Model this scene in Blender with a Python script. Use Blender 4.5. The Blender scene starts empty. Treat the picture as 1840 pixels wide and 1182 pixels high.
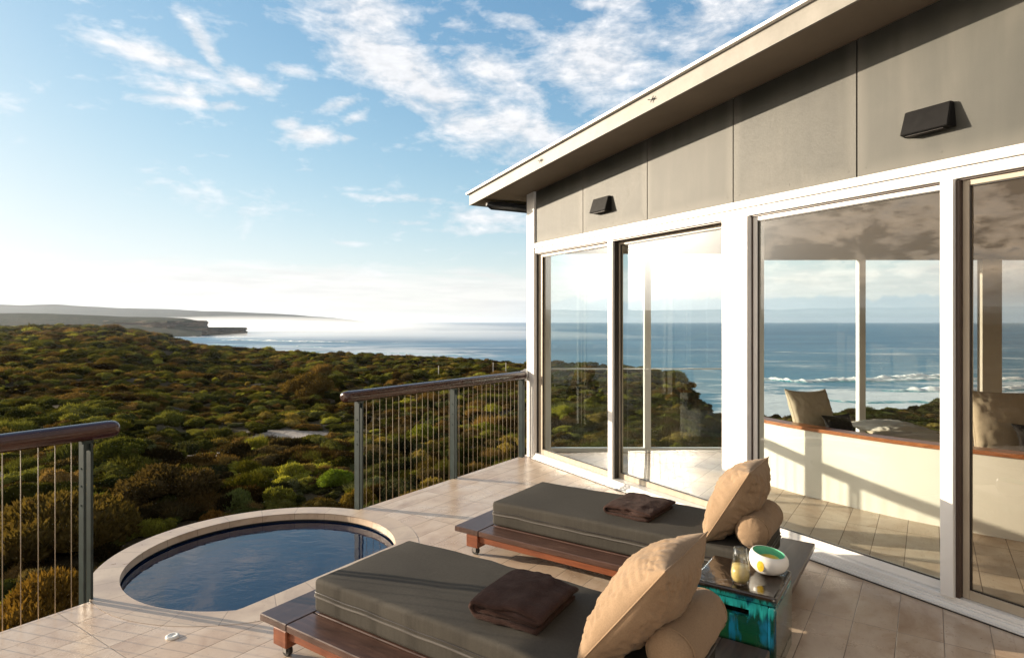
import bpy, bmesh, math, random
import numpy as np
from mathutils import Vector, noise as mnoise
random.seed(7); rng = np.random.default_rng(7)
R = math.radians
sc = bpy.context.scene
col = sc.collection

# ------------------------------------------------------------------ camera
cam_d = bpy.data.cameras.new("camera"); cam = bpy.data.objects.new("camera", cam_d); col.objects.link(cam)
cam.location = (0, 0, 1.6); cam.rotation_euler = (R(90), 0, 0)
cam_d.sensor_width = 36; cam_d.lens = 36 * 1100 / 1840
cam_d.shift_y = -13 / 1840
cam_d.clip_start = .05; cam_d.clip_end = 60000
sc.camera = cam

# ------------------------------------------------------------------ light and exposure
SUN_EL = 11.2
SUN = Vector((-.96, .28, 0)).normalized() * math.cos(R(SUN_EL)); SUN.z = math.sin(R(SUN_EL))
ld = bpy.data.lights.new("sun", 'SUN'); ld.energy = 4.9; ld.angle = R(.5); ld.color = (1, .84, .64)
sun = bpy.data.objects.new("sun", ld); col.objects.link(sun)
sun.rotation_euler = SUN.to_track_quat('Z', 'Y').to_euler()
sun.location = (-20, 6, 12)
vs = sc.view_settings
sc.display_settings.display_device = 'sRGB'
vs.view_transform = 'Standard'; vs.look = 'None'; vs.exposure = 1.0; vs.gamma = 1; vs.use_curve_mapping = False
sc.cycles.max_bounces = 10; sc.cycles.transparent_max_bounces = 24
sc.cycles.volume_bounces = 1
sc.cycles.sample_clamp_indirect = 8
sc.cycles.caustics_reflective = False; sc.cycles.caustics_refractive = False

# ------------------------------------------------------------------ node helpers
class NT:
    def __init__(s, tree): s.t = tree; s.n = tree.nodes; s.l = tree.links
    def new(s, typ, **kw):
        n = s.n.new(typ)
        for k, v in kw.items(): setattr(n, k, v)
        return n
    def put(s, sock, v):
        if isinstance(v, bpy.types.NodeSocket): s.l.new(v, sock)
        elif v is not None:
            if isinstance(v, (tuple, list)) and len(v) == 3 and len(getattr(sock, 'default_value', ())) == 4: v = (*v, 1)
            if isinstance(v, (tuple, list)) and sock.type == 'VECTOR': v = v[:3]
            sock.default_value = v
    def m(s, op, a, b=None, c=None, clamp=False):
        n = s.new('ShaderNodeMath', operation=op); n.use_clamp = clamp
        s.put(n.inputs[0], a); s.put(n.inputs[1], b)
        if c is not None: s.put(n.inputs[2], c)
        return n.outputs[0]
    def vm(s, op, a, b=None, out=0):
        n = s.new('ShaderNodeVectorMath', operation=op); s.put(n.inputs[0], a)
        if op == 'SCALE': s.put(n.inputs['Scale'], b)
        else: s.put(n.inputs[1], b)
        return n.outputs[out]
    def mix(s, f, a, b):
        n = s.new('ShaderNodeMix', data_type='RGBA'); s.put(n.inputs[0], f); s.put(n.inputs[6], a); s.put(n.inputs[7], b)
        return n.outputs[2]
    def noise(s, v=None, scale=5, detail=4, rough=.5, dist=0, out=0, dim='3D'):
        n = s.new('ShaderNodeTexNoise'); n.noise_dimensions = dim
        if v is not None: s.put(n.inputs['Vector'], v)
        s.put(n.inputs['Scale'], scale); s.put(n.inputs['Detail'], detail); s.put(n.inputs['Roughness'], rough); s.put(n.inputs['Distortion'], dist)
        return n.outputs[out]
    def ramp(s, f, stops):
        n = s.new('ShaderNodeValToRGB'); s.put(n.inputs[0], f); e = n.color_ramp.elements
        while len(e) < len(stops): e.new(.5)
        for q, (p, c) in zip(e, stops):
            q.position = p; q.color = (*c, 1) if isinstance(c, (tuple, list)) else (c, c, c, 1)
        return n.outputs[0]
    def mr(s, v, a, b, c=0., d=1., smooth=False):
        n = s.new('ShaderNodeMapRange'); n.clamp = True
        if smooth: n.interpolation_type = 'SMOOTHSTEP'
        s.put(n.inputs[0], v); s.put(n.inputs[1], a); s.put(n.inputs[2], b); s.put(n.inputs[3], c); s.put(n.inputs[4], d)
        return n.outputs[0]
    def sep(s, v):
        n = s.new('ShaderNodeSeparateXYZ'); s.put(n.inputs[0], v); return n.outputs
    def comb(s, x, y, z):
        n = s.new('ShaderNodeCombineXYZ'); s.put(n.inputs[0], x); s.put(n.inputs[1], y); s.put(n.inputs[2], z); return n.outputs[0]
    def coord(s, which='Object'): return s.new('ShaderNodeTexCoord').outputs[which]
    def pos(s): return s.new('ShaderNodeNewGeometry').outputs['Position']
    def bump(s, h, strength=.3, dist=.01, normal=None):
        n = s.new('ShaderNodeBump'); s.put(n.inputs['Height'], h); s.put(n.inputs['Strength'], strength); s.put(n.inputs['Distance'], dist)
        if normal is not None: s.put(n.inputs['Normal'], normal)
        return n.outputs[0]

def material(name):
    m = bpy.data.materials.new(name); m.use_nodes = True
    m.node_tree.nodes.clear(); nt = NT(m.node_tree)
    out = nt.new('ShaderNodeOutputMaterial')
    return m, nt, out
def pbr(name, color, rough=.6, metal=0., spec=.5, build=None, **kw):
    m, nt, out = material(name)
    b = nt.new('ShaderNodeBsdfPrincipled'); nt.l.new(b.outputs[0], out.inputs[0])
    nt.put(b.inputs['Base Color'], color); nt.put(b.inputs['Roughness'], rough); nt.put(b.inputs['Metallic'], metal)
    nt.put(b.inputs['Specular IOR Level'], spec)
    for k, v in kw.items(): nt.put(b.inputs[k], v)
    if build:
        d = build(nt) or {}
        for k, v in d.items(): nt.put(b.inputs[k], v)
    return m

# ------------------------------------------------------------------ world: sky with clouds
w = bpy.data.worlds.new("World"); sc.world = w; w.use_nodes = True
w.node_tree.nodes.clear(); nt = NT(w.node_tree)
wo = nt.new('ShaderNodeOutputWorld'); bg = nt.new('ShaderNodeBackground'); nt.l.new(bg.outputs[0], wo.inputs[0])
sky = nt.new('ShaderNodeTexSky', sky_type='NISHITA'); sky.sun_disc = False
sky.sun_elevation = R(SUN_EL); sky.sun_rotation = math.atan2(SUN.x, SUN.y)
sky.air_density = 1.0; sky.dust_density = .45; sky.ozone_density = 2.6; sky.altitude = 30
hs = nt.new('ShaderNodeHueSaturation'); nt.put(hs.inputs['Saturation'], 1.12); nt.l.new(sky.outputs[0], hs.inputs['Color'])
SKY_S = .135
d_ = nt.vm('NORMALIZE', nt.coord('Generated'))
sx, sy, sz = nt.sep(d_)[0:3]
az = nt.m('ARCTAN2', sx, sy); el = nt.m('ARCSINE', sz)
zc = nt.m('ADD', nt.m('MAXIMUM', sz, 0.), .12)
pl = nt.comb(nt.m('DIVIDE', sx, zc), nt.m('DIVIDE', sy, zc), 0.)
n1 = nt.noise(pl, 1.1, 9, .62, .5)
ae = nt.comb(nt.m('MULTIPLY', az, 1.), nt.m('MULTIPLY', el, 2.2), .3)
n2 = nt.noise(ae, 9, 8, .62, .4)
n3 = nt.noise(ae, 30, 6, .6, .2)
nz = nt.m('ADD', nt.m('MULTIPLY', n1, .25), nt.m('ADD', nt.m('MULTIPLY', n2, .50), nt.m('MULTIPLY', n3, .25)))
def px(x, y):
    a = math.atan((x - 920) / 1100); return a, math.atan((578 - y) / 1100 * math.cos(a))
blobs = [  # x, y, half length, half width (pixels of a 1840 wide view), slope degrees in the picture, weight
    (640, 10, 110, 55, 40, .9), (700, 110, 160, 45, 28, 1.), (800, 190, 170, 42, 28, 1.), (890, 130, 120, 34, 25, .75), (930, 225, 130, 34, 20, .95),
    (640, 90, 60, 28, 0, .8), (905, 265, 80, 14, 30, .7), (830, 60, 70, 25, 25, .45), (860, 95, 90, 20, 20, .6),
    (285, 105, 95, 17, 5, 1.), (370, 85, 55, 14, 50, .95), (340, 160, 70, 15, -5, .75), (335, 183, 60, 9, -3, .9), (440, 145, 50, 16, 15, .85),
    (520, 125, 50, 8, 5, .7), (560, 243, 42, 13, 0, 1.), (610, 188, 40, 9, -18, .8), (640, 212, 28, 9, -25, .7), (625, 250, 15, 9, 0, .8), (520, 225, 22, 12, 0, .8), (405, 190, 30, 8, -12, .8),
    (1080, 110, 120, 65, 0, .95), (1100, 190, 90, 45, 15, .6), (1300, 20, 150, 50, -20, .8), (1250, 100, 150, 45, -35, .8), (935, 38, 45, 12, 5, .7),
    (1090, 5, 90, 14, 0, .7), (900, 390, 110, 20, 3, .6), (930, 415, 120, 10, 0, .6), (770, 360, 55, 6, 3, .75), (690, 358, 50, 5, 3, .5), (720, 400, 50, 5, 0, .5), (620, 437, 35, 4, 2, .6), (555, 308, 20, 5, 0, .4),
    (1400, 330, 300, 60, 0, .6), (1250, -120, 300, 80, 10, .8), (300, -150, 250, 60, 15, .7), (900, -330, 400, 80, 0, .7)]
mask = 0.
for x, y, a, b, sl, wt in blobs:
    ca, ce = px(x, y)
    fl = 1100 / (math.cos(ca)) * 1.0
    cs, sn = math.cos(R(-sl)), math.sin(R(-sl))
    da = nt.m('SUBTRACT', az, ca); de = nt.m('SUBTRACT', el, ce)
    u = nt.m('ADD', nt.m('MULTIPLY', da, cs * fl / a), nt.m('MULTIPLY', de, sn * fl / a))
    v = nt.m('ADD', nt.m('MULTIPLY', da, -sn * fl / b), nt.m('MULTIPLY', de, cs * fl / b))
    r2 = nt.m('ADD', nt.m('MULTIPLY', u, u), nt.m('MULTIPLY', v, v))
    g = nt.m('MULTIPLY', nt.m('EXPONENT', nt.m('MULTIPLY', r2, -.7)), wt)
    mask = nt.m('MAXIMUM', mask, g)
# overcast bank away from the picture: low over the west and behind the camera
far_az = nt.mr(nt.m('ABSOLUTE', nt.m('ADD', az, .35)), .85, 1.02, 0, .85, True)
mask = nt.m('MAXIMUM', mask, far_az)
fine = nt.m('ADD', nt.m('MULTIPLY', nt.m('SUBTRACT', nz, .5), 2.6), nt.m('MULTIPLY', mask, .54))
cl = nt.mr(fine, .12, .56, 0, 1, False)
cl = nt.m('MULTIPLY', cl, nt.mr(el, .0, .04))
# bank of low cloud along the horizon
bankn = nt.noise(nt.comb(nt.m('MULTIPLY', az, 1.6), nt.m('MULTIPLY', el, 9.), 1.7), 4.5, 8, .6, .3)
btop = nt.m('ADD', .083, nt.m('MULTIPLY', nt.m('SUBTRACT', bankn, .5), .06))
bank = nt.m('MULTIPLY', nt.mr(nt.m('SUBTRACT', btop, el), -.012, .018, 0, 1, True), nt.mr(el, -.01, .03, .5, .85))
bank = nt.m('MULTIPLY', bank, nt.mr(az, -.66, -.5, .25, 1))
bank = nt.m('MULTIPLY', bank, nt.mr(bankn, .3, .55, .6, 1))
# distant cumulus tops on the horizon to the right
cum = nt.noise(nt.comb(nt.m('MULTIPLY', az, 3.), 0., 5.), 6, 6, .6)
ctop = nt.m('ADD', .012, nt.m('MULTIPLY', cum, .05))
cumm = nt.m('MULTIPLY', nt.mr(nt.m('SUBTRACT', ctop, el), -.002, .004, 0, 1, True), nt.mr(az, -.05, .15, 0, .75))
raw = nt.vm('SCALE', hs.outputs[0], SKY_S * 1.5)
r_, g_, b_ = nt.sep(raw)[0:3]
soft = lambda c: nt.m('MULTIPLY', .54, nt.m('SUBTRACT', 1., nt.m('EXPONENT', nt.m('MULTIPLY', c, -1.75))))
base = nt.comb(soft(r_), soft(g_), soft(b_))
veil = nt.m('MULTIPLY', nt.m('EXPONENT', nt.m('MULTIPLY', nt.m('MAXIMUM', el, 0.), nt.mr(az, -.75, .1, -7., -12.))), .62)
base = nt.mix(veil, base, (.50, .53, .545))
sa = nt.m('ARCCOSINE', nt.vm('DOT_PRODUCT', d_, tuple(SUN), 1))
q1 = nt.m('DIVIDE', sa, .11); q2 = nt.m('DIVIDE', sa, .26)
aur = nt.m('ADD', nt.m('MULTIPLY', nt.m('EXPONENT', nt.m('MULTIPLY', nt.m('MULTIPLY', q1, q1), -1.)), 13.), nt.m('MULTIPLY', nt.m('EXPONENT', nt.m('MULTIPLY', nt.m('MULTIPLY', q2, q2), -1.)), 1.6))
shade = nt.mr(nt.m('ADD', nt.m('MULTIPLY', n2, .5), nt.m('MULTIPLY', n3, .5)), .35, .65, .80, 1.12)
ccol = nt.vm('SCALE', (.485, .485, .495), shade)
dark_side = nt.mr(nt.m('ABSOLUTE', nt.m('ADD', az, .35)), .8, 1.2, 0, 1)
ccol2 = nt.mix(nt.mr(nz, .42, .62), (.50, .42, .34), (.22, .18, .15))
lit = nt.mix(nt.mr(nt.m('ADD', nt.m('MULTIPLY', n2, .6), nt.m('MULTIPLY', n3, .4)), .40, .54), (4.4, 3.3, 2.2), (.7, .52, .34))
ccol2 = nt.mix(nt.m('MULTIPLY', nt.mr(az, -1.35, -1.15, 1, 0), nt.m('MULTIPLY', nt.mr(el, .03, .07), nt.mr(el, .20, .32, 1, 0))), ccol2, lit)
ccol = nt.mix(dark_side, ccol, ccol2)
base = nt.mix(nt.m('MULTIPLY', bank, .9), base, nt.mix(nt.mr(nt.noise(nt.comb(nt.m('MULTIPLY', az, 2.), nt.m('MULTIPLY', el, 22.), 4.), 4., 6, .6), .4, .62), (.54, .525, .51), (.455, .445, .44)))
base = nt.mix(cumm, base, (.30, .37, .42))
base = nt.mix(nt.m('MULTIPLY', cl, .92), base, ccol)
base = nt.vm('ADD', base, nt.vm('SCALE', (1., .93, .80), aur))
nt.put(bg.inputs[0], base); nt.put(bg.inputs[1], 1.0)

# ------------------------------------------------------------------ object helpers
def tag(o, label=None, cat=None, group=None, kind=None):
    if label: o['label'] = label
    if cat: o['category'] = cat
    if group: o['group'] = group
    if kind: o['kind'] = kind
    return o
def empty(name, loc, rz=0, label=None, cat=None, group=None):
    o = bpy.data.objects.new(name, None); col.objects.link(o); o.location = loc; o.rotation_euler = (0, 0, rz)
    o.empty_display_size = .2
    return tag(o, label, cat, group)
class MB:
    def __init__(s): s.bm = bmesh.new()
    def face(s, pts):
        return s.bm.faces.new([s.bm.verts.new(p) for p in pts])
    def box(s, x0, x1, y0, y1, z0, z1, bev=0., seg=2):
        g = bmesh.ops.create_cube(s.bm, size=1)['verts']
        for v in g:
            v.co = Vector((x0 + (x1 - x0) * (v.co.x + .5), y0 + (y1 - y0) * (v.co.y + .5), z0 + (z1 - z0) * (v.co.z + .5)))
        if bev:
            es = list({e for v in g for e in v.link_edges})
            bmesh.ops.bevel(s.bm, geom=es, offset=bev, segments=seg, affect='EDGES', profile=.5)
        return s
    def hexa(s, b, t):
        """b, t: four points each (bottom and top loops)"""
        vb = [s.bm.verts.new(p) for p in b]; vt = [s.bm.verts.new(p) for p in t]
        s.bm.faces.new(vb[::-1]); s.bm.faces.new(vt)
        for i in range(4):
            j = (i + 1) % 4; s.bm.faces.new([vb[i], vb[j], vt[j], vt[i]])
        return s
    def tube(s, pts, r, seg=12, caps=True, ry=None):
        pts = [Vector(p) for p in pts]; rings = []
        for i, p in enumerate(pts):
            a = pts[max(i - 1, 0)]; b = pts[min(i + 1, len(pts) - 1)]; d = (b - a).normalized()
            up = Vector((0, 0, 1)) if abs(d.z) < .95 else Vector((1, 0, 0))
            x = d.cross(up).normalized(); y = x.cross(d)
            rr = r[i] if isinstance(r, (list, tuple)) else r; r2 = ry if ry else rr
            if ry and isinstance(r, (list, tuple)): r2 = ry * rr / max(r)
            rings.append([s.bm.verts.new(p + x * rr * math.cos(2 * math.pi * k / seg) + y * r2 * math.sin(2 * math.pi * k / seg)) for k in range(seg)])
        for A, B in zip(rings, rings[1:]):
            for k in range(seg):
                f = s.bm.faces.new([A[k], A[(k + 1) % seg], B[(k + 1) % seg], B[k]]); f.smooth = True
        if caps: s.bm.faces.new(rings[0][::-1]); s.bm.faces.new(rings[-1])
        return s
    def lathe(s, prof, seg=32, c=(0, 0, 0)):
        rings = []
        for r, z in prof:
            if r < 1e-5: rings.append([s.bm.verts.new((c[0], c[1], c[2] + z))])
            else: rings.append([s.bm.verts.new((c[0] + r * math.cos(2 * math.pi * k / seg), c[1] + r * math.sin(2 * math.pi * k / seg), c[2] + z)) for k in range(seg)])
        for A, B in zip(rings, rings[1:]):
            for k in range(seg):
                k2 = (k + 1) % seg
                if len(A) == 1 and len(B) == 1: continue
                if len(A) == 1: q = [A[0], B[k2], B[k]]
                elif len(B) == 1: q = [A[k], A[k2], B[0]]
                else: q = [A[k], A[k2], B[k2], B[k]]
                f = s.bm.faces.new(q); f.smooth = True
        return s
    def grid(s, P, closed_u=False, smooth=True):
        V = [[s.bm.verts.new(p) for p in row] for row in P]
        n, mm = len(V), len(V[0])
        for i in range(n - (0 if closed_u else 1)):
            for j in range(mm - 1):
                f = s.bm.faces.new([V[i][j], V[(i + 1) % n][j], V[(i + 1) % n][j + 1], V[i][j + 1]]); f.smooth = smooth
        return V
    def build(s, name, mat, parent=None, fix=True, smooth=False, **tags):
        if fix:
            bmesh.ops.recalc_face_normals(s.bm, faces=s.bm.faces)
        if smooth:
            for f in s.bm.faces: f.smooth = True
        me = bpy.data.meshes.new(name); s.bm.to_mesh(me); s.bm.free()
        if mat: me.materials.append(mat)
        o = bpy.data.objects.new(name, me); col.objects.link(o)
        if parent: o.parent = parent
        return tag(o, **tags)
def copy_tree(o, parent=None):
    c = o.copy(); col.objects.link(c)
    if parent: c.parent = parent
    for ch in list(o.children): copy_tree(ch, c)
    return c
def mesh_np(name, V, F, mat, parent=None, smooth=False):
    me = bpy.data.meshes.new(name)
    V = np.asarray(V, dtype=np.float32); F = np.asarray(F, dtype=np.int32); k = F.shape[1]
    me.vertices.add(len(V)); me.vertices.foreach_set('co', V.ravel())
    me.loops.add(F.size); me.loops.foreach_set('vertex_index', F.ravel())
    me.polygons.add(len(F)); me.polygons.foreach_set('loop_start', np.arange(0, F.size, k, dtype=np.int32))
    me.update(calc_edges=True)
    if smooth: me.polygons.foreach_set('use_smooth', np.ones(len(F), dtype=bool))
    if mat: me.materials.append(mat)
    return me

# frames: deck frame (n across the loungers' length, e along the deck edge) and facade frame (t along the wall, y inward)
NX = Vector((.8263, -.5633)); EX = Vector((.5633, .8263)); RZ = math.atan2(-.5633, .8263)
def W(n, e, z=0.): p = NX * n + EX * e; return Vector((p.x, p.y, z))
FC = Vector((.233, 7.333)); FD = Vector((.5058, -.8627)); FI = Vector((.8627, .5058)); RF = math.atan2(FD.y, FD.x)
def Fp(t, y, z=0.): p = FC + FD * t + FI * y; return Vector((p.x, p.y, z))
def toF(X, Y): d = Vector((X, Y)) - FC; return d.dot(FD), d.dot(FI)

# ------------------------------------------------------------------ materials
def tile_build(gloss):
    def f(nt):
        p = nt.pos()
        e = nt.vm('DOT_PRODUCT', p, (EX.x, EX.y, 0.), 1); n = nt.vm('DOT_PRODUCT', p, (NX.x, NX.y, 0.), 1)
        u = nt.m('DIVIDE', nt.m('SUBTRACT', e, 1.375), .59); v = nt.m('DIVIDE', nt.m('SUBTRACT', n, .062), .2)
        fu = nt.m('FRACT', u); fv = nt.m('FRACT', v)
        du = nt.m('MULTIPLY', nt.m('SUBTRACT', .5, nt.m('ABSOLUTE', nt.m('SUBTRACT', fu, .5))), .59)
        dv = nt.m('MULTIPLY', nt.m('SUBTRACT', .5, nt.m('ABSOLUTE', nt.m('SUBTRACT', fv, .5))), .2)
        wob = nt.m('MULTIPLY', nt.m('SUBTRACT', nt.noise(p, 40, 3), .5), .0016)
        dj = nt.m('ADD', nt.m('MINIMUM', du, dv), wob)
        joint = nt.mr(dj, .0012, .0032, 1, 0)
        wn = nt.new('ShaderNodeTexWhiteNoise', noise_dimensions='2D')
        nt.put(wn.inputs['Vector'], nt.comb(nt.m('FLOOR', u), nt.m('FLOOR', v), 0.))
        rnd = wn.outputs[0]
        off = nt.vm('ADD', p, nt.vm('SCALE', wn.outputs[1], 5.))
        big = nt.noise(off, 3.2, 7, .62, .8)
        vein = nt.noise(nt.comb(nt.m('MULTIPLY', e, 3.), nt.m('MULTIPLY', n, 14.), rnd), 1.4, 7, .65, 1.2)
        fine = nt.noise(p, 90, 4, .6)
        c = nt.ramp(big, [(.28, (.36, .245, .165)), (.46, (.53, .41, .30)), (.62, (.61, .50, .39)), (.8, (.66, .57, .47))])
        c = nt.mix(nt.mr(vein, .55, .75, 0, .55), c, (.37, .25, .17))
        c = nt.mix(nt.mr(rnd, 0, 1, .0, .35), c, (.50, .36, .26))
        pits = nt.mr(nt.noise(p, 55, 3, .5), .66, .72)
        c = nt.mix(nt.m('MULTIPLY', pits, .6), c, (.20, .13, .09))
        stain = nt.mr(nt.noise(p, 1.3, 5, .6, .5), .50, .70, 0, .35)
        c = nt.mix(stain, c, (.44, .33, .25))
        c = nt.mix(nt.m('MULTIPLY', joint, .8), c, (.10, .065, .045))
        wet = nt.noise(p, 1.1, 5, .6, .6)
        r = nt.m('ADD', nt.mr(wet, .38, .62, gloss, gloss + .22), nt.m('MULTIPLY', nt.m('SUBTRACT', fine, .5), .12))
        r = nt.m('ADD', r, nt.m('MULTIPLY', joint, .3))
        h = nt.m('SUBTRACT', nt.m('MULTIPLY', fine, .12), nt.m('ADD', nt.m('MULTIPLY', joint, 1.), nt.m('MULTIPLY', pits, .5)))
        h = nt.m('ADD', h, nt.m('MULTIPLY', rnd, .25))
        return {'Base Color': c, 'Roughness': r, 'Normal': nt.bump(h, .5, .0025)}
    return f
M = {}
M['tile'] = pbr('stone_tile', (.6, .5, .4), spec=.6, build=tile_build(.17))
M['tile_in'] = pbr('indoor_stone_tile', (.6, .5, .4), spec=.4, build=tile_build(.30))
def stone(nt):
    p = nt.pos(); b = nt.noise(p, 4, 7, .62, .6); f = nt.noise(p, 70, 4)
    c = nt.ramp(b, [(.3, (.36, .26, .185)), (.5, (.50, .40, .30)), (.72, (.58, .49, .39))])
    pit = nt.mr(nt.noise(p, 45, 3, .5), .64, .7)
    d = nt.vm('SUBTRACT', p, tuple(W(-3.793, 2.558))); dx, dy, dz = nt.sep(d)[0:3]
    a = nt.m('DIVIDE', nt.m('ARCTAN2', dy, dx), math.pi * 2 / 22)
    fr = nt.m('SUBTRACT', .5, nt.m('ABSOLUTE', nt.m('SUBTRACT', nt.m('FRACT', a), .5)))
    j = nt.mr(fr, .004, .012, 1, 0)
    wn = nt.new('ShaderNodeTexWhiteNoise', noise_dimensions='1D'); nt.put(wn.inputs['W'], nt.m('FLOOR', a))
    c = nt.mix(nt.mr(wn.outputs[0], 0, 1, 0, .35), c, (.46, .34, .26))
    c = nt.mix(nt.m('MULTIPLY', pit, .4), c, (.28, .2, .15)); c = nt.mix(nt.m('MULTIPLY', j, .7), c, (.16, .11, .08))
    return {'Base Color': c, 'Roughness': nt.mr(b, .3, .7, .25, .5), 'Normal': nt.bump(nt.m('SUBTRACT', nt.m('MULTIPLY', f, .3), nt.m('ADD', pit, j)), .4, .0025)}
M['coping'] = pbr('coping_stone', (.6, .5, .4), build=stone)
M['shell'] = pbr('pool_render', (.42, .42, .40), .8, build=lambda nt: {'Normal': nt.bump(nt.noise(nt.pos(), 30, 5), .3, .004)})
M['pooldark'] = pbr('dark_pool_mosaic', (.005, .006, .008), .35)
def water_pool(nt):
    p = nt.pos(); a = nt.noise(nt.comb(nt.m('MULTIPLY', nt.sep(p)[0], .6), nt.sep(p)[1], 0.), 9, 4, .55, .6); b = nt.noise(p, 32, 3, .5, .3)
    return {'Normal': nt.bump(nt.m('ADD', a, nt.m('MULTIPLY', b, .10)), .13, .012)}
M['pool'] = pbr('pool_water', (.0, .007, .032), .008, spec=.5, build=water_pool, IOR=1.5)
def white_build(nt):
    n = nt.noise(nt.coord(), 3, 5, .6); f = nt.noise(nt.coord(), 60, 3)
    return {'Base Color': nt.ramp(n, [(.3, (.74, .73, .70)), (.7, (.80, .79, .77))]), 'Roughness': nt.mr(n, .3, .7, .28, .42), 'Normal': nt.bump(f, .04, .002)}
M['white'] = pbr('white_powder_coat', (.78, .77, .75), .35, build=white_build)
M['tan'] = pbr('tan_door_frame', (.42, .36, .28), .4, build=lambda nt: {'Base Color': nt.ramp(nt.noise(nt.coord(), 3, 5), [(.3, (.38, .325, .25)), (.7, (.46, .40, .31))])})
M['cream'] = pbr('cream_render', (.74, .70, .63), .6, build=lambda nt: {'Base Color': nt.ramp(nt.noise(nt.pos(), 1.6, 5), [(.3, (.70, .66, .58)), (.7, (.77, .73, .66))]), 'Normal': nt.bump(nt.noise(nt.pos(), 80, 3), .08, .002)})
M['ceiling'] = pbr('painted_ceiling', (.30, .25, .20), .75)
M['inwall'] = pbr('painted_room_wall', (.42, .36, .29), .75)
M['gasket'] = pbr('dark_gasket', (.018, .014, .013), .45)
M['bronze'] = pbr('brown_track', (.055, .034, .025), .4)
def clad(nt):
    o = nt.coord(); x, y, z = nt.sep(o)[0:3]
    oi = nt.new('ShaderNodeObjectInfo').outputs['Random']
    sv = nt.vm('ADD', o, nt.vm('SCALE', (3., 5., 7.), oi))
    st = nt.noise(nt.comb(nt.m('MULTIPLY', x, 6.), 0., nt.m('ADD', nt.m('MULTIPLY', z, .9), oi)), 1.2, 4, .5, .4)
    b = nt.noise(sv, 1.6, 4, .5, .3); f = nt.noise(sv, 140, 2, .5)
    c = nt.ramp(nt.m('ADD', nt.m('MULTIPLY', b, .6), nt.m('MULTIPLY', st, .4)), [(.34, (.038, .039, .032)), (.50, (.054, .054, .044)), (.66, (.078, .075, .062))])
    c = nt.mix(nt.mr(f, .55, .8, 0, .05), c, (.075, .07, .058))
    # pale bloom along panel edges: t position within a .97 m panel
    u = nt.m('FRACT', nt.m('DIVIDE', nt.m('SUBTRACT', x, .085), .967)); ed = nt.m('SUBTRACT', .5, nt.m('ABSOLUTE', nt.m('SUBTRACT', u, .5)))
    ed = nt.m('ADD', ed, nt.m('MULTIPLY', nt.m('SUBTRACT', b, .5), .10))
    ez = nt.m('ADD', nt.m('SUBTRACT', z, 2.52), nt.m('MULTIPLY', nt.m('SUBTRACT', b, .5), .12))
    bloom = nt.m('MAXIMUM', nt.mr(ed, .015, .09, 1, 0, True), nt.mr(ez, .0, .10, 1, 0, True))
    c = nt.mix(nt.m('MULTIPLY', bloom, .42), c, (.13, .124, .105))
    return {'Base Color': c, 'Roughness': nt.mr(f, .3, .7, .55, .65)}
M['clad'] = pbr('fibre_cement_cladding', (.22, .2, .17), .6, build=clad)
M['fascia'] = pbr('fascia_paint', (.33, .30, .25), .55, build=lambda nt: {'Base Color': nt.ramp(nt.noise(nt.coord(), 5, 7, .65), [(.3, (.16, .15, .125)), (.7, (.23, .215, .185))]), 'Normal': nt.bump(nt.noise(nt.coord(), 50, 4), .1, .003)})
M['soffit'] = pbr('soffit_sheet', (.26, .225, .18), .7, build=lambda nt: {'Base Color': nt.ramp(nt.noise(nt.coord(), 2, 6, .6), [(.3, (.15, .12, .088)), (.7, (.19, .155, .115))])})
M['black'] = pbr('black_metal', (.007, .0065, .0065), .5, spec=.2, build=lambda nt: {'Roughness': nt.mr(nt.noise(nt.coord(), 20, 4), .3, .7, .45, .6)})
M['gutter'] = pbr('dark_gutter', (.012, .014, .018), .35)
def glass(name, tint, refl=1.):
    m, nt, out = material(name)
    ge = nt.new('ShaderNodeNewGeometry')
    ca = nt.m('ABSOLUTE', nt.vm('DOT_PRODUCT', ge.outputs['Normal'], ge.outputs['Incoming'], 1))
    fres = nt.m('ADD', .075, nt.m('MULTIPLY', .925, nt.m('POWER', nt.m('SUBTRACT', 1., ca, clamp=True), 5.)))
    wob = nt.bump(nt.noise(nt.pos(), 1.1, 2, .5), .02, .05)
    gl = nt.new('ShaderNodeBsdfGlossy'); gl.inputs['Roughness'].default_value = .0; nt.put(gl.inputs['Normal'], wob)
    tr = nt.new('ShaderNodeBsdfTransparent'); nt.put(tr.inputs[0], tint)
    f = nt.m('MULTIPLY', fres, refl, clamp=True)
    mx = nt.new('ShaderNodeMixShader'); nt.put(mx.inputs[0], f); nt.l.new(tr.outputs[0], mx.inputs[1]); nt.l.new(gl.outputs[0], mx.inputs[2])
    nt.l.new(mx.outputs[0], out.inputs[0]); return m
M['pane'] = glass('window_glass', (.90, .95, .94), 1.25)
M['pane_tint'] = glass('tinted_door_glass', (.66, .64, .60), 1.15)
M['tumbler'] = glass('drinking_glass', (.93, .95, .95), 1.3)
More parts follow.
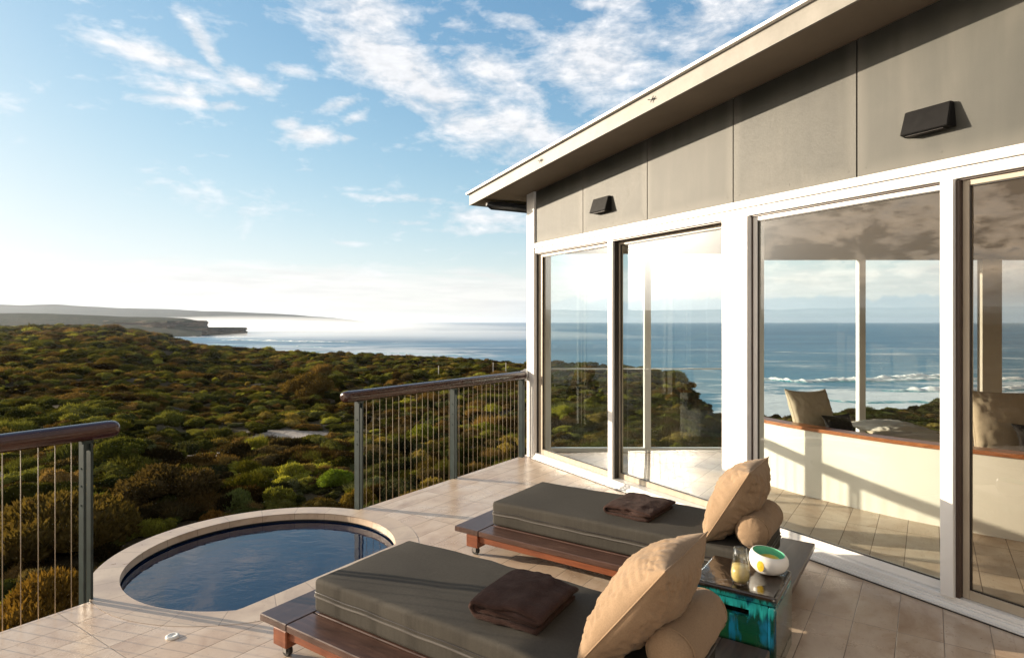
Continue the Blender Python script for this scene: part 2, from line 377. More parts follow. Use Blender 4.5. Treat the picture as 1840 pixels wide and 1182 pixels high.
def wood(dark, mid, light, scale=1., rough=.35, along='n', spec=.5):
    def f(nt):
        o = nt.coord(); x, y, z = nt.sep(o)[0:3]
        a, b = (x, y) if along == 'n' else (y, x)
        oi = nt.new('ShaderNodeObjectInfo').outputs['Random']
        v = nt.comb(nt.m('MULTIPLY', a, 1.4 * scale), nt.m('MULTIPLY', nt.m('ADD', b, oi), 20 * scale), nt.m('MULTIPLY', z, 20 * scale))
        g = nt.noise(v, 1., 8, .62, 1.6); g2 = nt.noise(v, 6., 4, .6)
        bl = nt.noise(o, 5, 4, .6)
        c = nt.ramp(nt.m('ADD', nt.m('MULTIPLY', g, .75), nt.m('MULTIPLY', g2, .25)), [(.30, dark), (.5, mid), (.72, light)])
        c = nt.mix(nt.mr(bl, .4, .7, 0, .5), c, dark)
        return {'Base Color': c, 'Roughness': nt.m('ADD', nt.m('MULTIPLY', g2, .2), rough - .1), 'Normal': nt.bump(g, .25, .002)}
    return f
M['deckwood'] = pbr('dark_hardwood_boards', (.1, .06, .04), .35, build=wood((.045, .024, .018), (.085, .045, .034), (.15, .085, .06), along='n', rough=.32))
M['crosswood'] = pbr('dark_hardwood_end_board', (.1, .06, .04), .35, build=wood((.04, .022, .018), (.07, .04, .032), (.12, .07, .052), along='e', rough=.32))
M['redwood'] = pbr('oiled_red_timber', (.3, .09, .04), .4, build=wood((.11, .03, .013), (.21, .06, .022), (.30, .10, .04), along='n', rough=.42))
M['cap'] = pbr('varnished_bench_cap', (.4, .15, .05), .3, build=wood((.22, .075, .03), (.36, .13, .05), (.46, .19, .08), along='n', rough=.3))
M['rail'] = pbr('varnished_handrail', (.10, .03, .02), .2, build=wood((.020, .008, .005), (.044, .015, .010), (.075, .027, .016), along='n', rough=.26), **{'Coat Weight': .25, 'Coat Roughness': .15})
M['steel_dark'] = pbr('painted_steel_post', (.05, .075, .075), .4, build=lambda nt: {'Base Color': nt.ramp(nt.noise(nt.coord(), 12, 6, .65), [(.3, (.010, .019, .019)), (.7, (.024, .040, .039))]), 'Normal': nt.bump(nt.noise(nt.coord(), 60, 4), .12, .002)})
M['cable'] = pbr('steel_cable', (.30, .24, .17), .6, .0)
M['chrome'] = pbr('grey_steel', (.45, .45, .45), .3, .9)
M['rubber'] = pbr('castor_rubber', (.02, .02, .02), .6)
def fabric(c1, c2, sc_=900, streak=0.):
    def f(nt):
        o = nt.coord(); a = nt.noise(o, 2.5, 6, .6, .3); wv = nt.noise(nt.comb(nt.m('MULTIPLY', nt.sep(o)[0], 1.), nt.m('MULTIPLY', nt.sep(o)[1], 1.), nt.sep(o)[2]), sc_ * .5, 2, .5)
        b = nt.noise(nt.vm('MULTIPLY', o, (60., 60., 6.)), 1., 4, .6)
        c = nt.mix(nt.mr(a, .3, .7), c1, c2)
        c = nt.mix(nt.mr(nt.noise(o, 170, 3, .65), .4, .65, 0, .3), c, tuple(x * .62 for x in c1))
        if streak: c = nt.mix(nt.m('MULTIPLY', nt.mr(b, .4, .7), streak), c, tuple(x * .55 for x in c1))
        return {'Base Color': c, 'Normal': nt.bump(nt.m('ADD', wv, nt.m('MULTIPLY', a, .6)), .28, .0015), 'Sheen Weight': 0. if streak else .08, 'Sheen Roughness': .5}
    return f
M['mattress'] = pbr('grey_mattress_canvas', (.1, .1, .1), .85, spec=.2, build=fabric((.050, .045, .037), (.064, .058, .048), 500, .3))
M['piping'] = pbr('mattress_piping', (.11, .10, .09), .8, spec=.2)
M['linen'] = pbr('tan_linen', (.4, .3, .2), .9, spec=.15, build=fabric((.26, .175, .105), (.31, .215, .135), 500))
M['cushion'] = pbr('ivory_linen', (.6, .53, .42), .9, spec=.15, build=fabric((.50, .41, .30), (.56, .47, .36), 400))
M['cushion_white'] = pbr('white_cotton', (.7, .66, .6), .9, spec=.15, build=fabric((.62, .57, .5), (.68, .63, .57), 400))
M['darkcushion'] = pbr('charcoal_cotton', (.03, .028, .03), .9, spec=.15, build=fabric((.030, .026, .026), (.042, .037, .037), 400))
def towel_b(nt):
    o = nt.coord(); f = nt.noise(o, 260, 3, .6); a = nt.noise(o, 14, 5, .6); g = nt.noise(o, 60, 4, .6)
    return {'Base Color': nt.mix(nt.mr(a, .35, .65), (.038, .021, .017), (.060, .036, .030)), 'Normal': nt.bump(nt.m('ADD', f, nt.m('MULTIPLY', g, .9)), .8, .005), 'Sheen Weight': .05, 'Sheen Roughness': .5}
M['towel'] = pbr('brown_terry', (.06, .035, .03), .98, spec=.0, build=towel_b)
def glaze(nt):
    o = nt.coord(); x, y, z = nt.sep(o)[0:3]
    s = nt.noise(nt.comb(nt.m('MULTIPLY', x, 55.), nt.m('MULTIPLY', y, 55.), nt.m('MULTIPLY', z, 5.)), 1., 6, .65, .3)
    s2 = nt.noise(nt.comb(nt.m('MULTIPLY', x, 9.), nt.m('MULTIPLY', y, 9.), nt.m('MULTIPLY', z, 2.)), 1., 4, .6, .4)
    side = nt.mr(z, .345, .355, 1, 0)
    v = nt.m('ADD', nt.m('ADD', nt.m('MULTIPLY', s, .16), nt.m('MULTIPLY', s2, .12)), z)          # where the drips run to
    drip = nt.m('MULTIPLY', nt.mr(v, .405, .44, 0, 1, True), nt.mr(v, .455, .49, 1, 0, True))
    drip2 = nt.m('MULTIPLY', nt.mr(s2, .52, .6, 0, 1, True), nt.m('MULTIPLY', nt.mr(v, .27, .33), nt.mr(v, .38, .44, 1, 0)))
    c = nt.ramp(nt.m('ADD', nt.m('MULTIPLY', s2, .7), nt.m('MULTIPLY', z, .5)), [(.38, (.004, .035, .014)), (.5, (.003, .028, .020)), (.62, (.002, .030, .060))])
    c = nt.mix(nt.m('MULTIPLY', drip2, .8), c, (.006, .09, .17)); c = nt.mix(nt.m('MULTIPLY', drip, nt.mr(s, .35, .6, .35, 1.)), c, (.015, .24, .24))
    top = nt.mix(nt.mr(nt.noise(o, 7, 4, .6), .4, .6), (.006, .005, .005), (.016, .010, .007))
    c = nt.mix(side, top, c)
    return {'Base Color': c, 'Normal': nt.bump(nt.noise(o, 9, 4, .55, .6), nt.mr(side, 0, 1, .5, .15), .012)}
M['glaze'] = pbr('green_drip_glaze', (.01, .06, .05), .06, spec=.7, build=glaze, **{'Coat Weight': .5, 'Coat Roughness': .03})
M['ceramic'] = pbr('white_ceramic', (.74, .72, .67), .22, spec=.5)
M['mint'] = pbr('mint_glaze', (.20, .66, .45), .3)
M['yellow'] = pbr('yellow_glaze', (.62, .42, .04), .35)
M['juice'] = pbr('pale_yellow_drink', (.78, .56, .20), .25, build=lambda nt: {'Subsurface Weight': .0})
M['marker'] = pbr('white_marker', (.75, .73, .68), .6)
M['plastic'] = pbr('white_drain_plastic', (.70, .70, .66), .4)

# ================================================================== SETTING: terrain and sea
SEA = -28.
edge_tab = np.array([(-3200, 700, 592), (-900, 650, 589), (0, 600, 590), (150, 560, 589.5), (200, 520, 592), (240, 470, 598), (285, 400, 607), (340, 300, 621), (420, 230, 628),
    (520, 190, 634), (600, 170, 638), (800, 150, 646), (945, 130, 655), (1060, 120, 654), (1160, 105, 664), (1215, 86, 672), (1250, 68, 712), (1290, 58, 748), (1360, 52, 752), (1450, 48, 748),
    (1550, 52, 742), (1690, 60, 729), (1840, 66, 722), (2400, 70, 720), (5600, 70, 720)], float)
azs = np.arctan((edge_tab[:, 0] - 920) / 1100)
def edge_at(a):
    # planar camera distance -> radial distance
    a = np.clip(a, -1.1, 1.3)
    dY = np.interp(a, azs, edge_tab[:, 1]); py = np.interp(a, azs, edge_tab[:, 2])
    z = 1.6 - (py - 578) / 1100 * dY
    return dY / np.cos(a), z
def fbm2(x, y, s, o=4, seed=0.):
    r = 0; a = 1; t = 0
    for k in range(o):
        fx = x / s + seed * 13.7 + k * 7.1; fy = y / s + seed * 5.3 - k * 3.3
        r = r + a * (np.sin(fx * 1.7 + 1.3 * np.sin(fy * 1.1 + k)) * np.cos(fy * 1.9 + 1.1 * np.sin(fx * .9 + 2 * k))); t += a; a *= .5; s *= .47
    return r / t
def ground_z(x, y):
    a = np.arctan2(x, y); d = np.hypot(x, y)
    a2 = np.clip(a, -2.1, 1.3)
    de, ze = edge_at(a2)
    near = -2.75 - .25 * np.clip((a2 + .1), 0, 1)
    u = np.clip((d - 9) / (de - 9), 0, 1)
    z = near + (ze - near) * u
    amp = np.clip(d / 45, .15, 2.4) * np.clip((1.02 - u) * 3.2, .05, 1)
    # dips below the line of sight and swells just under it
    z = z + (fbm2(x, y, 26, 4, 1.) - .5) * .8 * amp + fbm2(x, y, 7, 3, 2.) * .48 * np.clip((1.02 - u) * 4, .1, 1) * np.clip(d / 14, .2, 1)
    drop = np.clip((d - de) / (np.clip(de * .09, 6, 26)), 0, 1)
    z = z + (SEA - 6 - z) * drop ** .7
    return z
na, nd = 500, 300
A = np.linspace(-2.1, 1.30, na); D = np.concatenate([[0.5], np.geomspace(3., 1700, nd - 1)])
AA, DD = np.meshgrid(A, D, indexing='ij'); XX = DD * np.sin(AA); YY = DD * np.cos(AA); ZZ = ground_z(XX, YY)
Vt = np.stack([XX, YY, ZZ], -1).reshape(-1, 3)
idx = np.arange(na * nd).reshape(na, nd)
Ft = np.stack([idx[:-1, :-1], idx[1:, :-1], idx[1:, 1:], idx[:-1, 1:]], -1).reshape(-1, 4)[:, ::-1]
def ground_mat(nt):
    p = nt.pos(); a = nt.noise(p, .35, 6, .6, .5); f = nt.noise(p, 5, 5, .65)
    z = nt.sep(p)[2]
    c = nt.ramp(nt.m('ADD', nt.m('MULTIPLY', a, .6), nt.m('MULTIPLY', f, .4)), [(.35, (.020, .022, .010)), (.5, (.045, .036, .018)), (.6, (.06, .05, .028)), (.72, (.24, .21, .18))])
    rock = nt.ramp(nt.noise(nt.vm('MULTIPLY', p, (.05, .05, .5)), 1.5, 6, .65), [(.35, (.07, .055, .04)), (.7, (.23, .18, .13))])
    c = nt.mix(nt.mr(z, -14, -8, 1, 0), c, rock)
    d2 = nt.vm('LENGTH', nt.vm('MULTIPLY', nt.vm('SUBTRACT', p, (-11.4, 22.5, 0.)), (1., .55, 0.)), None, 1)
    d3 = nt.vm('LENGTH', nt.vm('MULTIPLY', nt.vm('SUBTRACT', p, (-9.6, 29., 0.)), (.6, .7, 0.)), None, 1)
    dd = nt.m('ADD', nt.m('MINIMUM', d2, d3), nt.m('MULTIPLY', nt.m('SUBTRACT', f, .5), 3.))
    c = nt.mix(nt.mr(dd, .8, 2.2, 1, 0), c, (.42, .38, .34))
    return {'Base Color': c, 'Normal': nt.bump(f, .8, .2)}
M['ground'] = pbr('heath_soil', (.1, .08, .05), .95, spec=.1, build=ground_mat)
g = bpy.data.objects.new('ground', mesh_np('ground', Vt, Ft, M['ground'], smooth=True)); col.objects.link(g); tag(g, kind='structure')

def ridge(name, tab, dist, base_z, depth, mat, seed=1., rough=6., n=260, steps=26):
    """a long hill: crest given by what is seen of it, falling away to the water in front and behind"""
    xs = np.linspace(tab[0][0], tab[-1][0], n); ys = np.interp(xs, [t[0] for t in tab], [t[1] for t in tab])
    ds = np.interp(xs, [t[0] for t in tab], [t[2] if len(t) > 2 else dist for t in tab])
    rows = []
    for x, y, d in zip(xs, ys, ds):
        az_ = math.atan((x - 920) / 1100) if x > -1400 else math.atan(-2320 / 1100) + (x + 1400) / 1100
        rs_ = 1 / math.cos(max(az_, -.9)); ux, uy = math.sin(az_) * rs_, math.cos(az_) * rs_
        tx = az_; zc_ = 1.6 + (578 - y) / 1100 * d; row = []
        for k in range(steps):
            f = k / (steps - 1)                       # 0 = sea front, .55 crest, 1 back
            if f < .55: q = f / .55; z = base_z + (zc_ - base_z) * (min(1, q * 1.0) ** .75 if q < 1 else 1)
            else: q = (f - .55) / .45; z = zc_ + (base_z - zc_) * q ** 1.6
            dd = d + (f - .55) * depth
            jit = rough * mnoise.fractal(Vector((tx * d / 160 + seed, dd / 160, seed)), .9, 2.1, 5) * (1 - abs(f - .55) * 1.2) * (.35 if .5 < f < .6 else 1)
            row.append((ux * dd, uy * dd, z + jit * (1 if f > .03 else 0)))
        rows.append(row)
    V = np.array(rows).reshape(-1, 3); idx = np.arange(n * steps).reshape(n, steps)
    F_ = np.stack([idx[:-1, :-1], idx[1:, :-1], idx[1:, 1:], idx[:-1, 1:]], -1).reshape(-1, 4)[:, ::-1]
    o = bpy.data.objects.new(name, mesh_np(name, V, F_, mat, smooth=True)); col.objects.link(o); return tag(o, kind='structure')
def hill_mat(nt):
    p = nt.pos(); a = nt.noise(p, .012, 7, .65, .5); f = nt.noise(p, .09, 6, .7); z = nt.sep(p)[2]
    c = nt.ramp(nt.m('ADD', nt.m('MULTIPLY', a, .5), nt.m('MULTIPLY', f, .5)), [(.38, (.010, .017, .008)), (.5, (.022, .030, .014)), (.62, (.045, .040, .020))])
    st = nt.noise(nt.vm('MULTIPLY', p, (.006, .006, .16)), 1., 6, .65)
    rock = nt.ramp(st, [(.36, (.05, .04, .03)), (.64, (.26, .20, .14))])
    nz_ = nt.sep(nt.new('ShaderNodeNewGeometry').outputs['Normal'])[2]
    c = nt.mix(nt.mr(nz_, .74, .48, 0, .9), c, rock)
    return {'Base Color': c, 'Normal': nt.bump(f, 1., 6.)}
M['hill'] = pbr('coastal_hill', (.06, .06, .03), .95, spec=.1, build=hill_mat)
ridge('hills', [(-2400, 558), (-1500, 556), (-1000, 560), (-500, 559), (-60, 563), (20, 562.5), (90, 563), (150, 566), (230, 569), (290, 570), (330, 571.5), (362, 577)], 1450, SEA - 2, 430, M['hill'], 3., 4.)
# the cliff end of the middle headland with its low rock shelf
def cliff(name, loop, z0, z1, mat, jit=3.):
    mb = MB(); n = len(loop); rows = []
    P = []
    for i in range(n):
        a = Vector(loop[i]); b = Vector(loop[(i + 1) % n]); k = 10
        for j in range(k): P.append(a.lerp(b, j / k))
    levels = 9
    for L in range(levels):
        f = L / (levels - 1); row = []
        for i, p in enumerate(P):
            q = jit * mnoise.fractal(Vector((p.x * .02, p.y * .02, f * 3)), .9, 2, 4) + (jit * .7 if L % 3 == 1 else 0)
            c = Vector((sum(v[0] for v in loop) / n, sum(v[1] for v in loop) / n)); d = (p - c).normalized()
            z = z0 + (z1 - z0) * f
            row.append((p.x + d.x * (q - f * jit), p.y + d.y * (q - f * jit), z))
        row.append(row[0]); rows.append(row)
    V = mb.grid(rows, smooth=False)
    c = (sum(v[0] for v in loop) / n, sum(v[1] for v in loop) / n, z1 + .6)
    cv = mb.bm.verts.new(c); top = V[-1]
    for a, b in zip(top[:-1], top[1:]): mb.bm.faces.new([a, b, cv])
    return mb.build(name, mat, kind='structure')
def gp(x, d): return ((x - 920) / 1100 * d, d)
cliff('cliff', [gp(180, 1350), gp(300, 1290), gp(368, 1330), gp(375, 1420), gp(366, 1560), gp(250, 1650)], SEA - 2, 1.6 + 2 / 1100 * 1380, M['hill'], 6.)
cliff('cliff', [gp(200, 1300), gp(372, 1290), gp(441, 1330), gp(444, 1370), gp(440, 1440), gp(300, 1500)], SEA - 2, 1.6 - 10.5 / 1100 * 1350, M['hill'], 4.)
ridge('hills', [(-2400, 540), (-1500, 545), (-1000, 538), (-600, 543), (-200, 545), (0, 547), (40, 548.5), (100, 546.5), (150, 550), (210, 553), (280, 554.5), (320, 555.5), (360, 558.5), (420, 560), (480, 562.5), (560, 568), (600, 571), (630, 574.5), (660, 578.5)],
      5200, SEA - 4, 1800, M['hill'], 8., 7.)

def sea_mat(nt):
    p = nt.pos(); x, y, z = nt.sep(p)[0:3]
    d = nt.vm('LENGTH', p, None, 1)
    w1 = nt.noise(nt.vm('MULTIPLY', p, (.03, .09, 0.)), 1., 7, .62, .4)
    w2 = nt.noise(nt.vm('MULTIPLY', p, (.25, .5, 0.)), 1., 5, .6, .3)
    w3 = nt.noise(nt.vm('MULTIPLY', p, (.0018, .009, 0.)), 1., 5, .6, .5)
    az = nt.m('DIVIDE', x, nt.m('MAXIMUM', y, 1.))
    # surf by the near shore on the left, and broken water on the right
    fo = nt.noise(nt.vm('MULTIPLY', p, (.010, .022, 0.)), 1., 8, .68, 1.2)
    lf = nt.m('MULTIPLY', nt.mr(y, 420, 1150, 1, 0, True), nt.mr(az, -.15, .0, 1, .25))
    foam_l = nt.mr(nt.m('ADD', fo, nt.m('MULTIPLY', lf, .31)), .60, .76)
    rf = nt.m('MULTIPLY', nt.mr(y, 150, 345, 1.15, 0, True), nt.mr(az, .3, .4))
    foam_r = nt.m('MULTIPLY', nt.mr(nt.m('ADD', nt.noise(nt.vm('MULTIPLY', p, (.02, .05, 0.)), 1., 9, .72, 1.), nt.m('MULTIPLY', rf, .42)), .57, .70), .95)
    foam_r = nt.m('MULTIPLY', foam_r, nt.mr(rf, 0, .1))
    foam = nt.m('MAXIMUM', foam_l, foam_r)
    c = nt.mix(nt.mr(w3, .35, .65), (.018, .095, .18), (.07, .21, .33))
    c = nt.mix(nt.mr(nt.m('MULTIPLY', y, nt.mr(az, .2, .4, 1, 1)), 150, 700, .55, 0), c, (.05, .25, .32))
    c = nt.mix(foam, c, nt.mix(nt.mr(az, .1, .3), (.46, .54, .60), (.72, .76, .78)))
    return {'Base Color': c, 'Specular IOR Level': nt.mr(az, -.1, .2, .28, .5), 'Roughness': nt.mr(foam, 0, 1, .36, .9), 'Normal': nt.bump(nt.m('ADD', w1, nt.m('MULTIPLY', w2, .35)), .9, 1.4)}
M['sea'] = pbr('sea_water', (.02, .1, .18), .3, spec=.5, build=sea_mat)
mb = MB(); rad = [0, 120, 300, 600, 1200, 2500, 5000, 10000, 20000]
rows = [[(r * math.sin(a), r * math.cos(a), SEA) for r in rad[1:]] for a in np.linspace(0, 2 * math.pi, 97)[:-1]]
V_ = mb.grid(rows, closed_u=True, smooth=False)
mb.build('water', M['sea'], fix=True, kind='structure')
# breaking swells off the right shore
def foam_mat(nt):
    p = nt.pos(); f = nt.noise(p, .25, 7, .7, .8); h = nt.sep(p)[2]
    k = nt.mr(nt.m('ADD', nt.m('MULTIPLY', nt.m('SUBTRACT', f, .5), 3.4), nt.m('SUBTRACT', h, SEA)), .1, .8)
    return {'Base Color': nt.mix(k, (.07, .30, .34), (.80, .82, .82)), 'Roughness': nt.mr(k, 0, 1, .3, .9), 'Normal': nt.bump(f, 1., .8)}
M['foam'] = pbr('breaking_surf', (.8, .8, .8), .8, build=foam_mat)
def breaker(x0, x1, d0, d1, h, seed):
    h *= .55
    rows = []; n = 220
    for i in range(n):
        f = i / (n - 1); x = x0 + (x1 - x0) * f; d = d0 + (d1 - d0) * f + 7 * math.sin(f * 9 + seed) + 10 * mnoise.noise(Vector((f * 6, seed, 0)))
        hh = h * (.45 + .9 * abs(mnoise.fractal(Vector((f * 9, seed, 3)), .8, 2, 4))) * min(1, f * 8, (1 - f) * 8); row = []
        for k in range(22):
            q = k / 21; z = SEA - .3 + hh * 1.5 * math.exp(-((q - .42) / (.13 if q < .42 else .22)) ** 2)
            z += .4 * mnoise.fractal(Vector((f * 90, q * 9, seed)), .6, 2, 5) * math.exp(-((q - .4) / .3) ** 2) * min(1, hh)
            dd = d + (q - .5) * 24; row.append(((x - 920) / 1100 * d, dd, z))
        rows.append(row)
    mb = MB(); mb.grid(rows); return mb.build('breaking_wave', M['foam'], kind='structure')
breaker(1330, 1760, 300, 330, 3.0, 1.); breaker(1560, 2400, 270, 262, 3.8, 4.); breaker(1440, 2300, 232, 236, 1.3, 9.); breaker(1380, 2300, 312, 300, 3.2, 23.); breaker(430, 900, 640, 520, 1.2, 14.); breaker(300, 620, 820, 700, 1.2, 17.); breaker(215, 470, 1080, 1180, 4., 27.); breaker(380, 660, 980, 860, 3., 31.)

# ------------------------------------------------------------------ shrubs: leaf clumps
def leaf_mat(name, src=None):
    m, nt, out = material(name)
    if src is None:
        at = nt.new('ShaderNodeAttribute'); at.attribute_type = 'INSTANCER'; at.attribute_name = 'bcol'; base = at.outputs['Color']
    else: base = (*src, 1)
    p = nt.coord('Object')
    v = nt.mr(nt.noise(p, 9, 3, .6), .3, .7, .62, 1.45)
    c = nt.vm('SCALE', base, v)
    c = nt.mix(nt.mr(nt.noise(p, 3.5, 3, .6), .55, .75, 0, .35), c, (.13, .07, .03, 1))
    df = nt.new('ShaderNodeBsdfDiffuse'); tl = nt.new('ShaderNodeBsdfTranslucent'); mx = nt.new('ShaderNodeMixShader')
    nt.put(df.inputs[0], c); nt.put(tl.inputs[0], nt.vm('MULTIPLY', c, (1.25, 1.1, .5))); mx.inputs[0].default_value = .36
    nt.l.new(df.outputs[0], mx.inputs[1]); nt.l.new(tl.outputs[0], mx.inputs[2]); nt.l.new(mx.outputs[0], out.inputs[0]); return m
def bush_arrays(seed, lobes=9, leaves=1300, size=.06, spiky=0., flat=.62, aspect=.5):
    r = np.random.default_rng(seed); V = []; Fq = []
    cen = []
    for i in range(lobes):
        a = r.uniform(0, 6.28); q = r.uniform(0, .62) ** .7; rr = r.uniform(.26, .48)
        cen.append((q * math.cos(a), q * math.sin(a), (1 - q * q) * flat * r.uniform(.45, .8), rr))
    cen.append((0, 0, flat * .45, .5))
    cen = np.array(cen)
    li = r.choice(len(cen), leaves, p=(cen[:, 3] ** 2) / (cen[:, 3] ** 2).sum())
    d = r.normal(size=(leaves, 3)); d[:, 2] = np.abs(d[:, 2]) * 1.0 - .25; d /= np.linalg.norm(d, axis=1)[:, None]
    rad = cen[li, 3] * (1 + r.normal(0, .07, leaves) - r.random(leaves) ** 3 * .25)
    P = cen[li, :3] + d * rad[:, None] * np.array([1, 1, .8]); P[:, 2] = np.maximum(P[:, 2], -.05)
    up = np.tile([0, 0, 1.], (leaves, 1))
    ax = d * (1 - .35 * spiky) + up * (.35 + spiky * .8) + r.normal(0, .45, (leaves, 3)); ax /= np.linalg.norm(ax, axis=1)[:, None]
    sd = np.cross(ax, r.normal(size=(leaves, 3))); sd /= np.linalg.norm(sd, axis=1)[:, None]
    L = size * r.uniform(.7, 1.5, leaves)[:, None] * (1 + spiky * 1.2); Wd = L * aspect * (1 - .55 * spiky)
    q = np.stack([P - ax * L * .4, P + sd * Wd, P + ax * L, P - sd * Wd], 1).reshape(-1, 3)
    F_ = np.arange(leaves * 4).reshape(-1, 4)
    # inner body made of the lobes
    Vb = []; Fb = []; base = len(q)
    for cx, cy, cz, rr in cen:
        nu, nv = 8, 5; o = base + len(Vb)
        for i in range(nv + 1):
            t = i / nv * math.pi * .62
            for j in range(nu):
                a = j / nu * 6.283
                k = rr * .86 * (1 + .12 * math.sin(j * 2.1 + i * 1.7 + cx * 9))
                Vb.append((cx + k * math.sin(t) * math.cos(a), cy + k * math.sin(t) * math.sin(a), max(-.15, cz + k * .8 * math.cos(t))))
        for i in range(nv):
            for j in range(nu): Fb.append((o + i * nu + j, o + (i + 1) * nu + j, o + (i + 1) * nu + (j + 1) % nu, o + i * nu + (j + 1) % nu))
    return np.vstack([q, np.array(Vb)]), np.vstack([F_, np.array(Fb)])
heath_leaf = leaf_mat('heath_foliage')
protos = bpy.data.collections.new('heath_sources')
specs = [(1, 14, 2400, .050, .1), (2, 18, 2600, .042, .3), (3, 10, 2200, .060, .7), (4, 22, 2800, .040, .1), (5, 9, 1900, .075, 1.), (6, 14, 2200, .05, .5), (7, 26, 3000, .038, .2), (8, 7, 1500, .095, 1.), (9, 6, 1500, .13, 1., .62, .12), (10, 9, 1700, .10, .9, .62, .16), (11, 16, 1500, .075, .6, .7, .22)]
for i, s in enumerate(specs):
    V, F_ = bush_arrays(*s)
    o = bpy.data.objects.new('shrub_source_%d' % i, mesh_np('shrub_source', V, F_, heath_leaf)); protos.objects.link(o)
pts = []; scl = []; rot = []; kind = []; bc = []
PAL = np.array([(.046, .052, .014), (.070, .074, .018), (.028, .034, .012), (.066, .046, .020), (.090, .060, .022), (.042, .034, .017), (.130, .135, .025), (.042, .048, .022), (.110, .088, .026)])
PW = np.array([.20, .12, .16, .15, .09, .10, .05, .09, .04]); PW = PW / PW.sum()
def clear_of_house(x, y):
    # keep plants off the deck, the pool and the room
    n = x * NX.x + y * NX.y; e = x * EX.x + y * EX.y
    cx_, cy_ = W(-3.793, 2.558).xy
    t = (x - FC.x) * FD.x + (y - FC.y) * FD.y; yi = (x - FC.x) * FI.x + (y - FC.y) * FI.y
    return (n < -4.75) & (np.hypot(x - cx_, y - cy_) > 1.9) | ((y > 9.6) & (n > -4.8) & (y > 9.0)) | ((t < -1.2) & (n < -4.75))
def scatter(d0, d1, spacing, s0, s1, a0=-.83, a1=.86):
    area = .5 * (a1 - a0) * (d1 * d1 - d0 * d0); N = int(area / spacing ** 2)
    d = np.sqrt(rng.uniform(d0 * d0, d1 * d1, N)); a = rng.uniform(a0, a1, N)
    x = d * np.sin(a); y = d * np.cos(a)
    de, ze = edge_at(a); keep = (d < de * 1.03) & clear_of_house(x, y)
    dens = fbm2(x, y, 5., 3, 4.)
    lucky = rng.random(N) < .16
    sand = np.minimum(np.hypot(x + 11.4, (y - 22.5) * .55), np.hypot((x + 9.6) * .6, (y - 29.) * .7)) + dens * .9
    keep &= (~(sand < 1.6) & ~((dens < -.62) & (d < 70))) | lucky
    x, y, d = x[keep], y[keep], d[keep]; n = len(x)
    patch = fbm2(x, y, 9 + d.mean() * .05, 3, 6.)
    s = (s0 + (s1 - s0) * rng.random(n) ** 2.2) * (1 + .35 * fbm2(x, y, 6., 2, 8.))
    z = ground_z(x, y) - .12 * s
    near_h = np.where(d < 12, .85, 1.)
    pts.append(np.stack([x, y, z], 1)); scl.append(np.stack([s * rng.uniform(.8, 1.5, n), s * rng.uniform(.7, 1.2, n), s * rng.uniform(.75, 1.25, n) * near_h], 1))
    rot.append(np.stack([rng.normal(0, .08, n), rng.normal(0, .08, n), rng.uniform(0, 6.28, n)], 1))
    ci = rng.choice(len(PAL), n, p=PW)
    # neighbours tend to be of one kind
    cp = (np.floor((patch + 1) * 7.99).astype(int)) % len(PAL)
    use = rng.random(n) < .5; ci = np.where(use, cp, ci)
    c = PAL[ci] * (rng.uniform(.5, 1.3, n) ** 2 * 1.4)[:, None]
    bc.append(c); 
    kk = rng.integers(0, len(specs), n); kk = np.where((ci == 3) | (ci == 4), rng.choice([1, 2, 4, 8, 9, 10], n), kk); kind.append(kk)
scatter(6.5, 14, .42, .20, .62, -2., .9)
scatter(14, 32, .44, .16, .62, -1.2)
scatter(32, 70, .60, .24, .72)
scatter(14, 70, 1.2, .4, .9, -2., -.83)
scatter(70, 160, 2.6, .9, 1.6, -2., -.83)
scatter(160, 900, 8., 3., 5.5, -2., -.83)
scatter(70, 150, 1.0, .42, 1.15)
scatter(150, 330, 1.9, .8, 2.0)
scatter(330, 700, 5.2, 2.6, 4.6, -.83, -.4)
pts = np.vstack(pts); scl = np.vstack(scl); rot = np.vstack(rot); bc = np.vstack(bc); kind = np.concatenate(kind)
me = bpy.data.meshes.new('heath'); me.vertices.add(len(pts)); me.vertices.foreach_set('co', pts.astype(np.float32).ravel())
def attr(name, typ, arr, key):
    a_ = me.attributes.new(name, typ, 'POINT'); a_.data.foreach_set(key, arr)
attr('scl', 'FLOAT_VECTOR', scl.astype(np.float32).ravel(), 'vector'); attr('rotv', 'FLOAT_VECTOR', rot.astype(np.float32).ravel(), 'vector')
attr('pick', 'INT', kind.astype(np.int32), 'value'); attr('bcol', 'FLOAT_COLOR', np.hstack([bc, np.ones((len(bc), 1))]).astype(np.float32).ravel(), 'color')
heath = bpy.data.objects.new('heath', me); col.objects.link(heath)
tag(heath, 'low green and rust coloured coastal heath covering the slope below the deck', 'heath', kind='stuff')
ng = bpy.data.node_groups.new('heath_scatter', 'GeometryNodeTree')
ng.interface.new_socket('Geometry', in_out='INPUT', socket_type='NodeSocketGeometry'); ng.interface.new_socket('Geometry', in_out='OUTPUT', socket_type='NodeSocketGeometry')
gi = ng.nodes.new('NodeGroupInput'); go = ng.nodes.new('NodeGroupOutput')
m2p = ng.nodes.new('GeometryNodeMeshToPoints'); iop = ng.nodes.new('GeometryNodeInstanceOnPoints'); ci_ = ng.nodes.new('GeometryNodeCollectionInfo')
ci_.inputs['Collection'].default_value = protos; ci_.inputs['Separate Children'].default_value = True; ci_.inputs['Reset Children'].default_value = True
def named(nm, t):
    n = ng.nodes.new('GeometryNodeInputNamedAttribute'); n.data_type = t; n.inputs['Name'].default_value = nm; return n.outputs['Attribute']
iop.inputs['Pick Instance'].default_value = True
L = ng.links
L.new(gi.outputs[0], m2p.inputs[0]); L.new(m2p.outputs[0], iop.inputs['Points']); L.new(ci_.outputs[0], iop.inputs['Instance'])
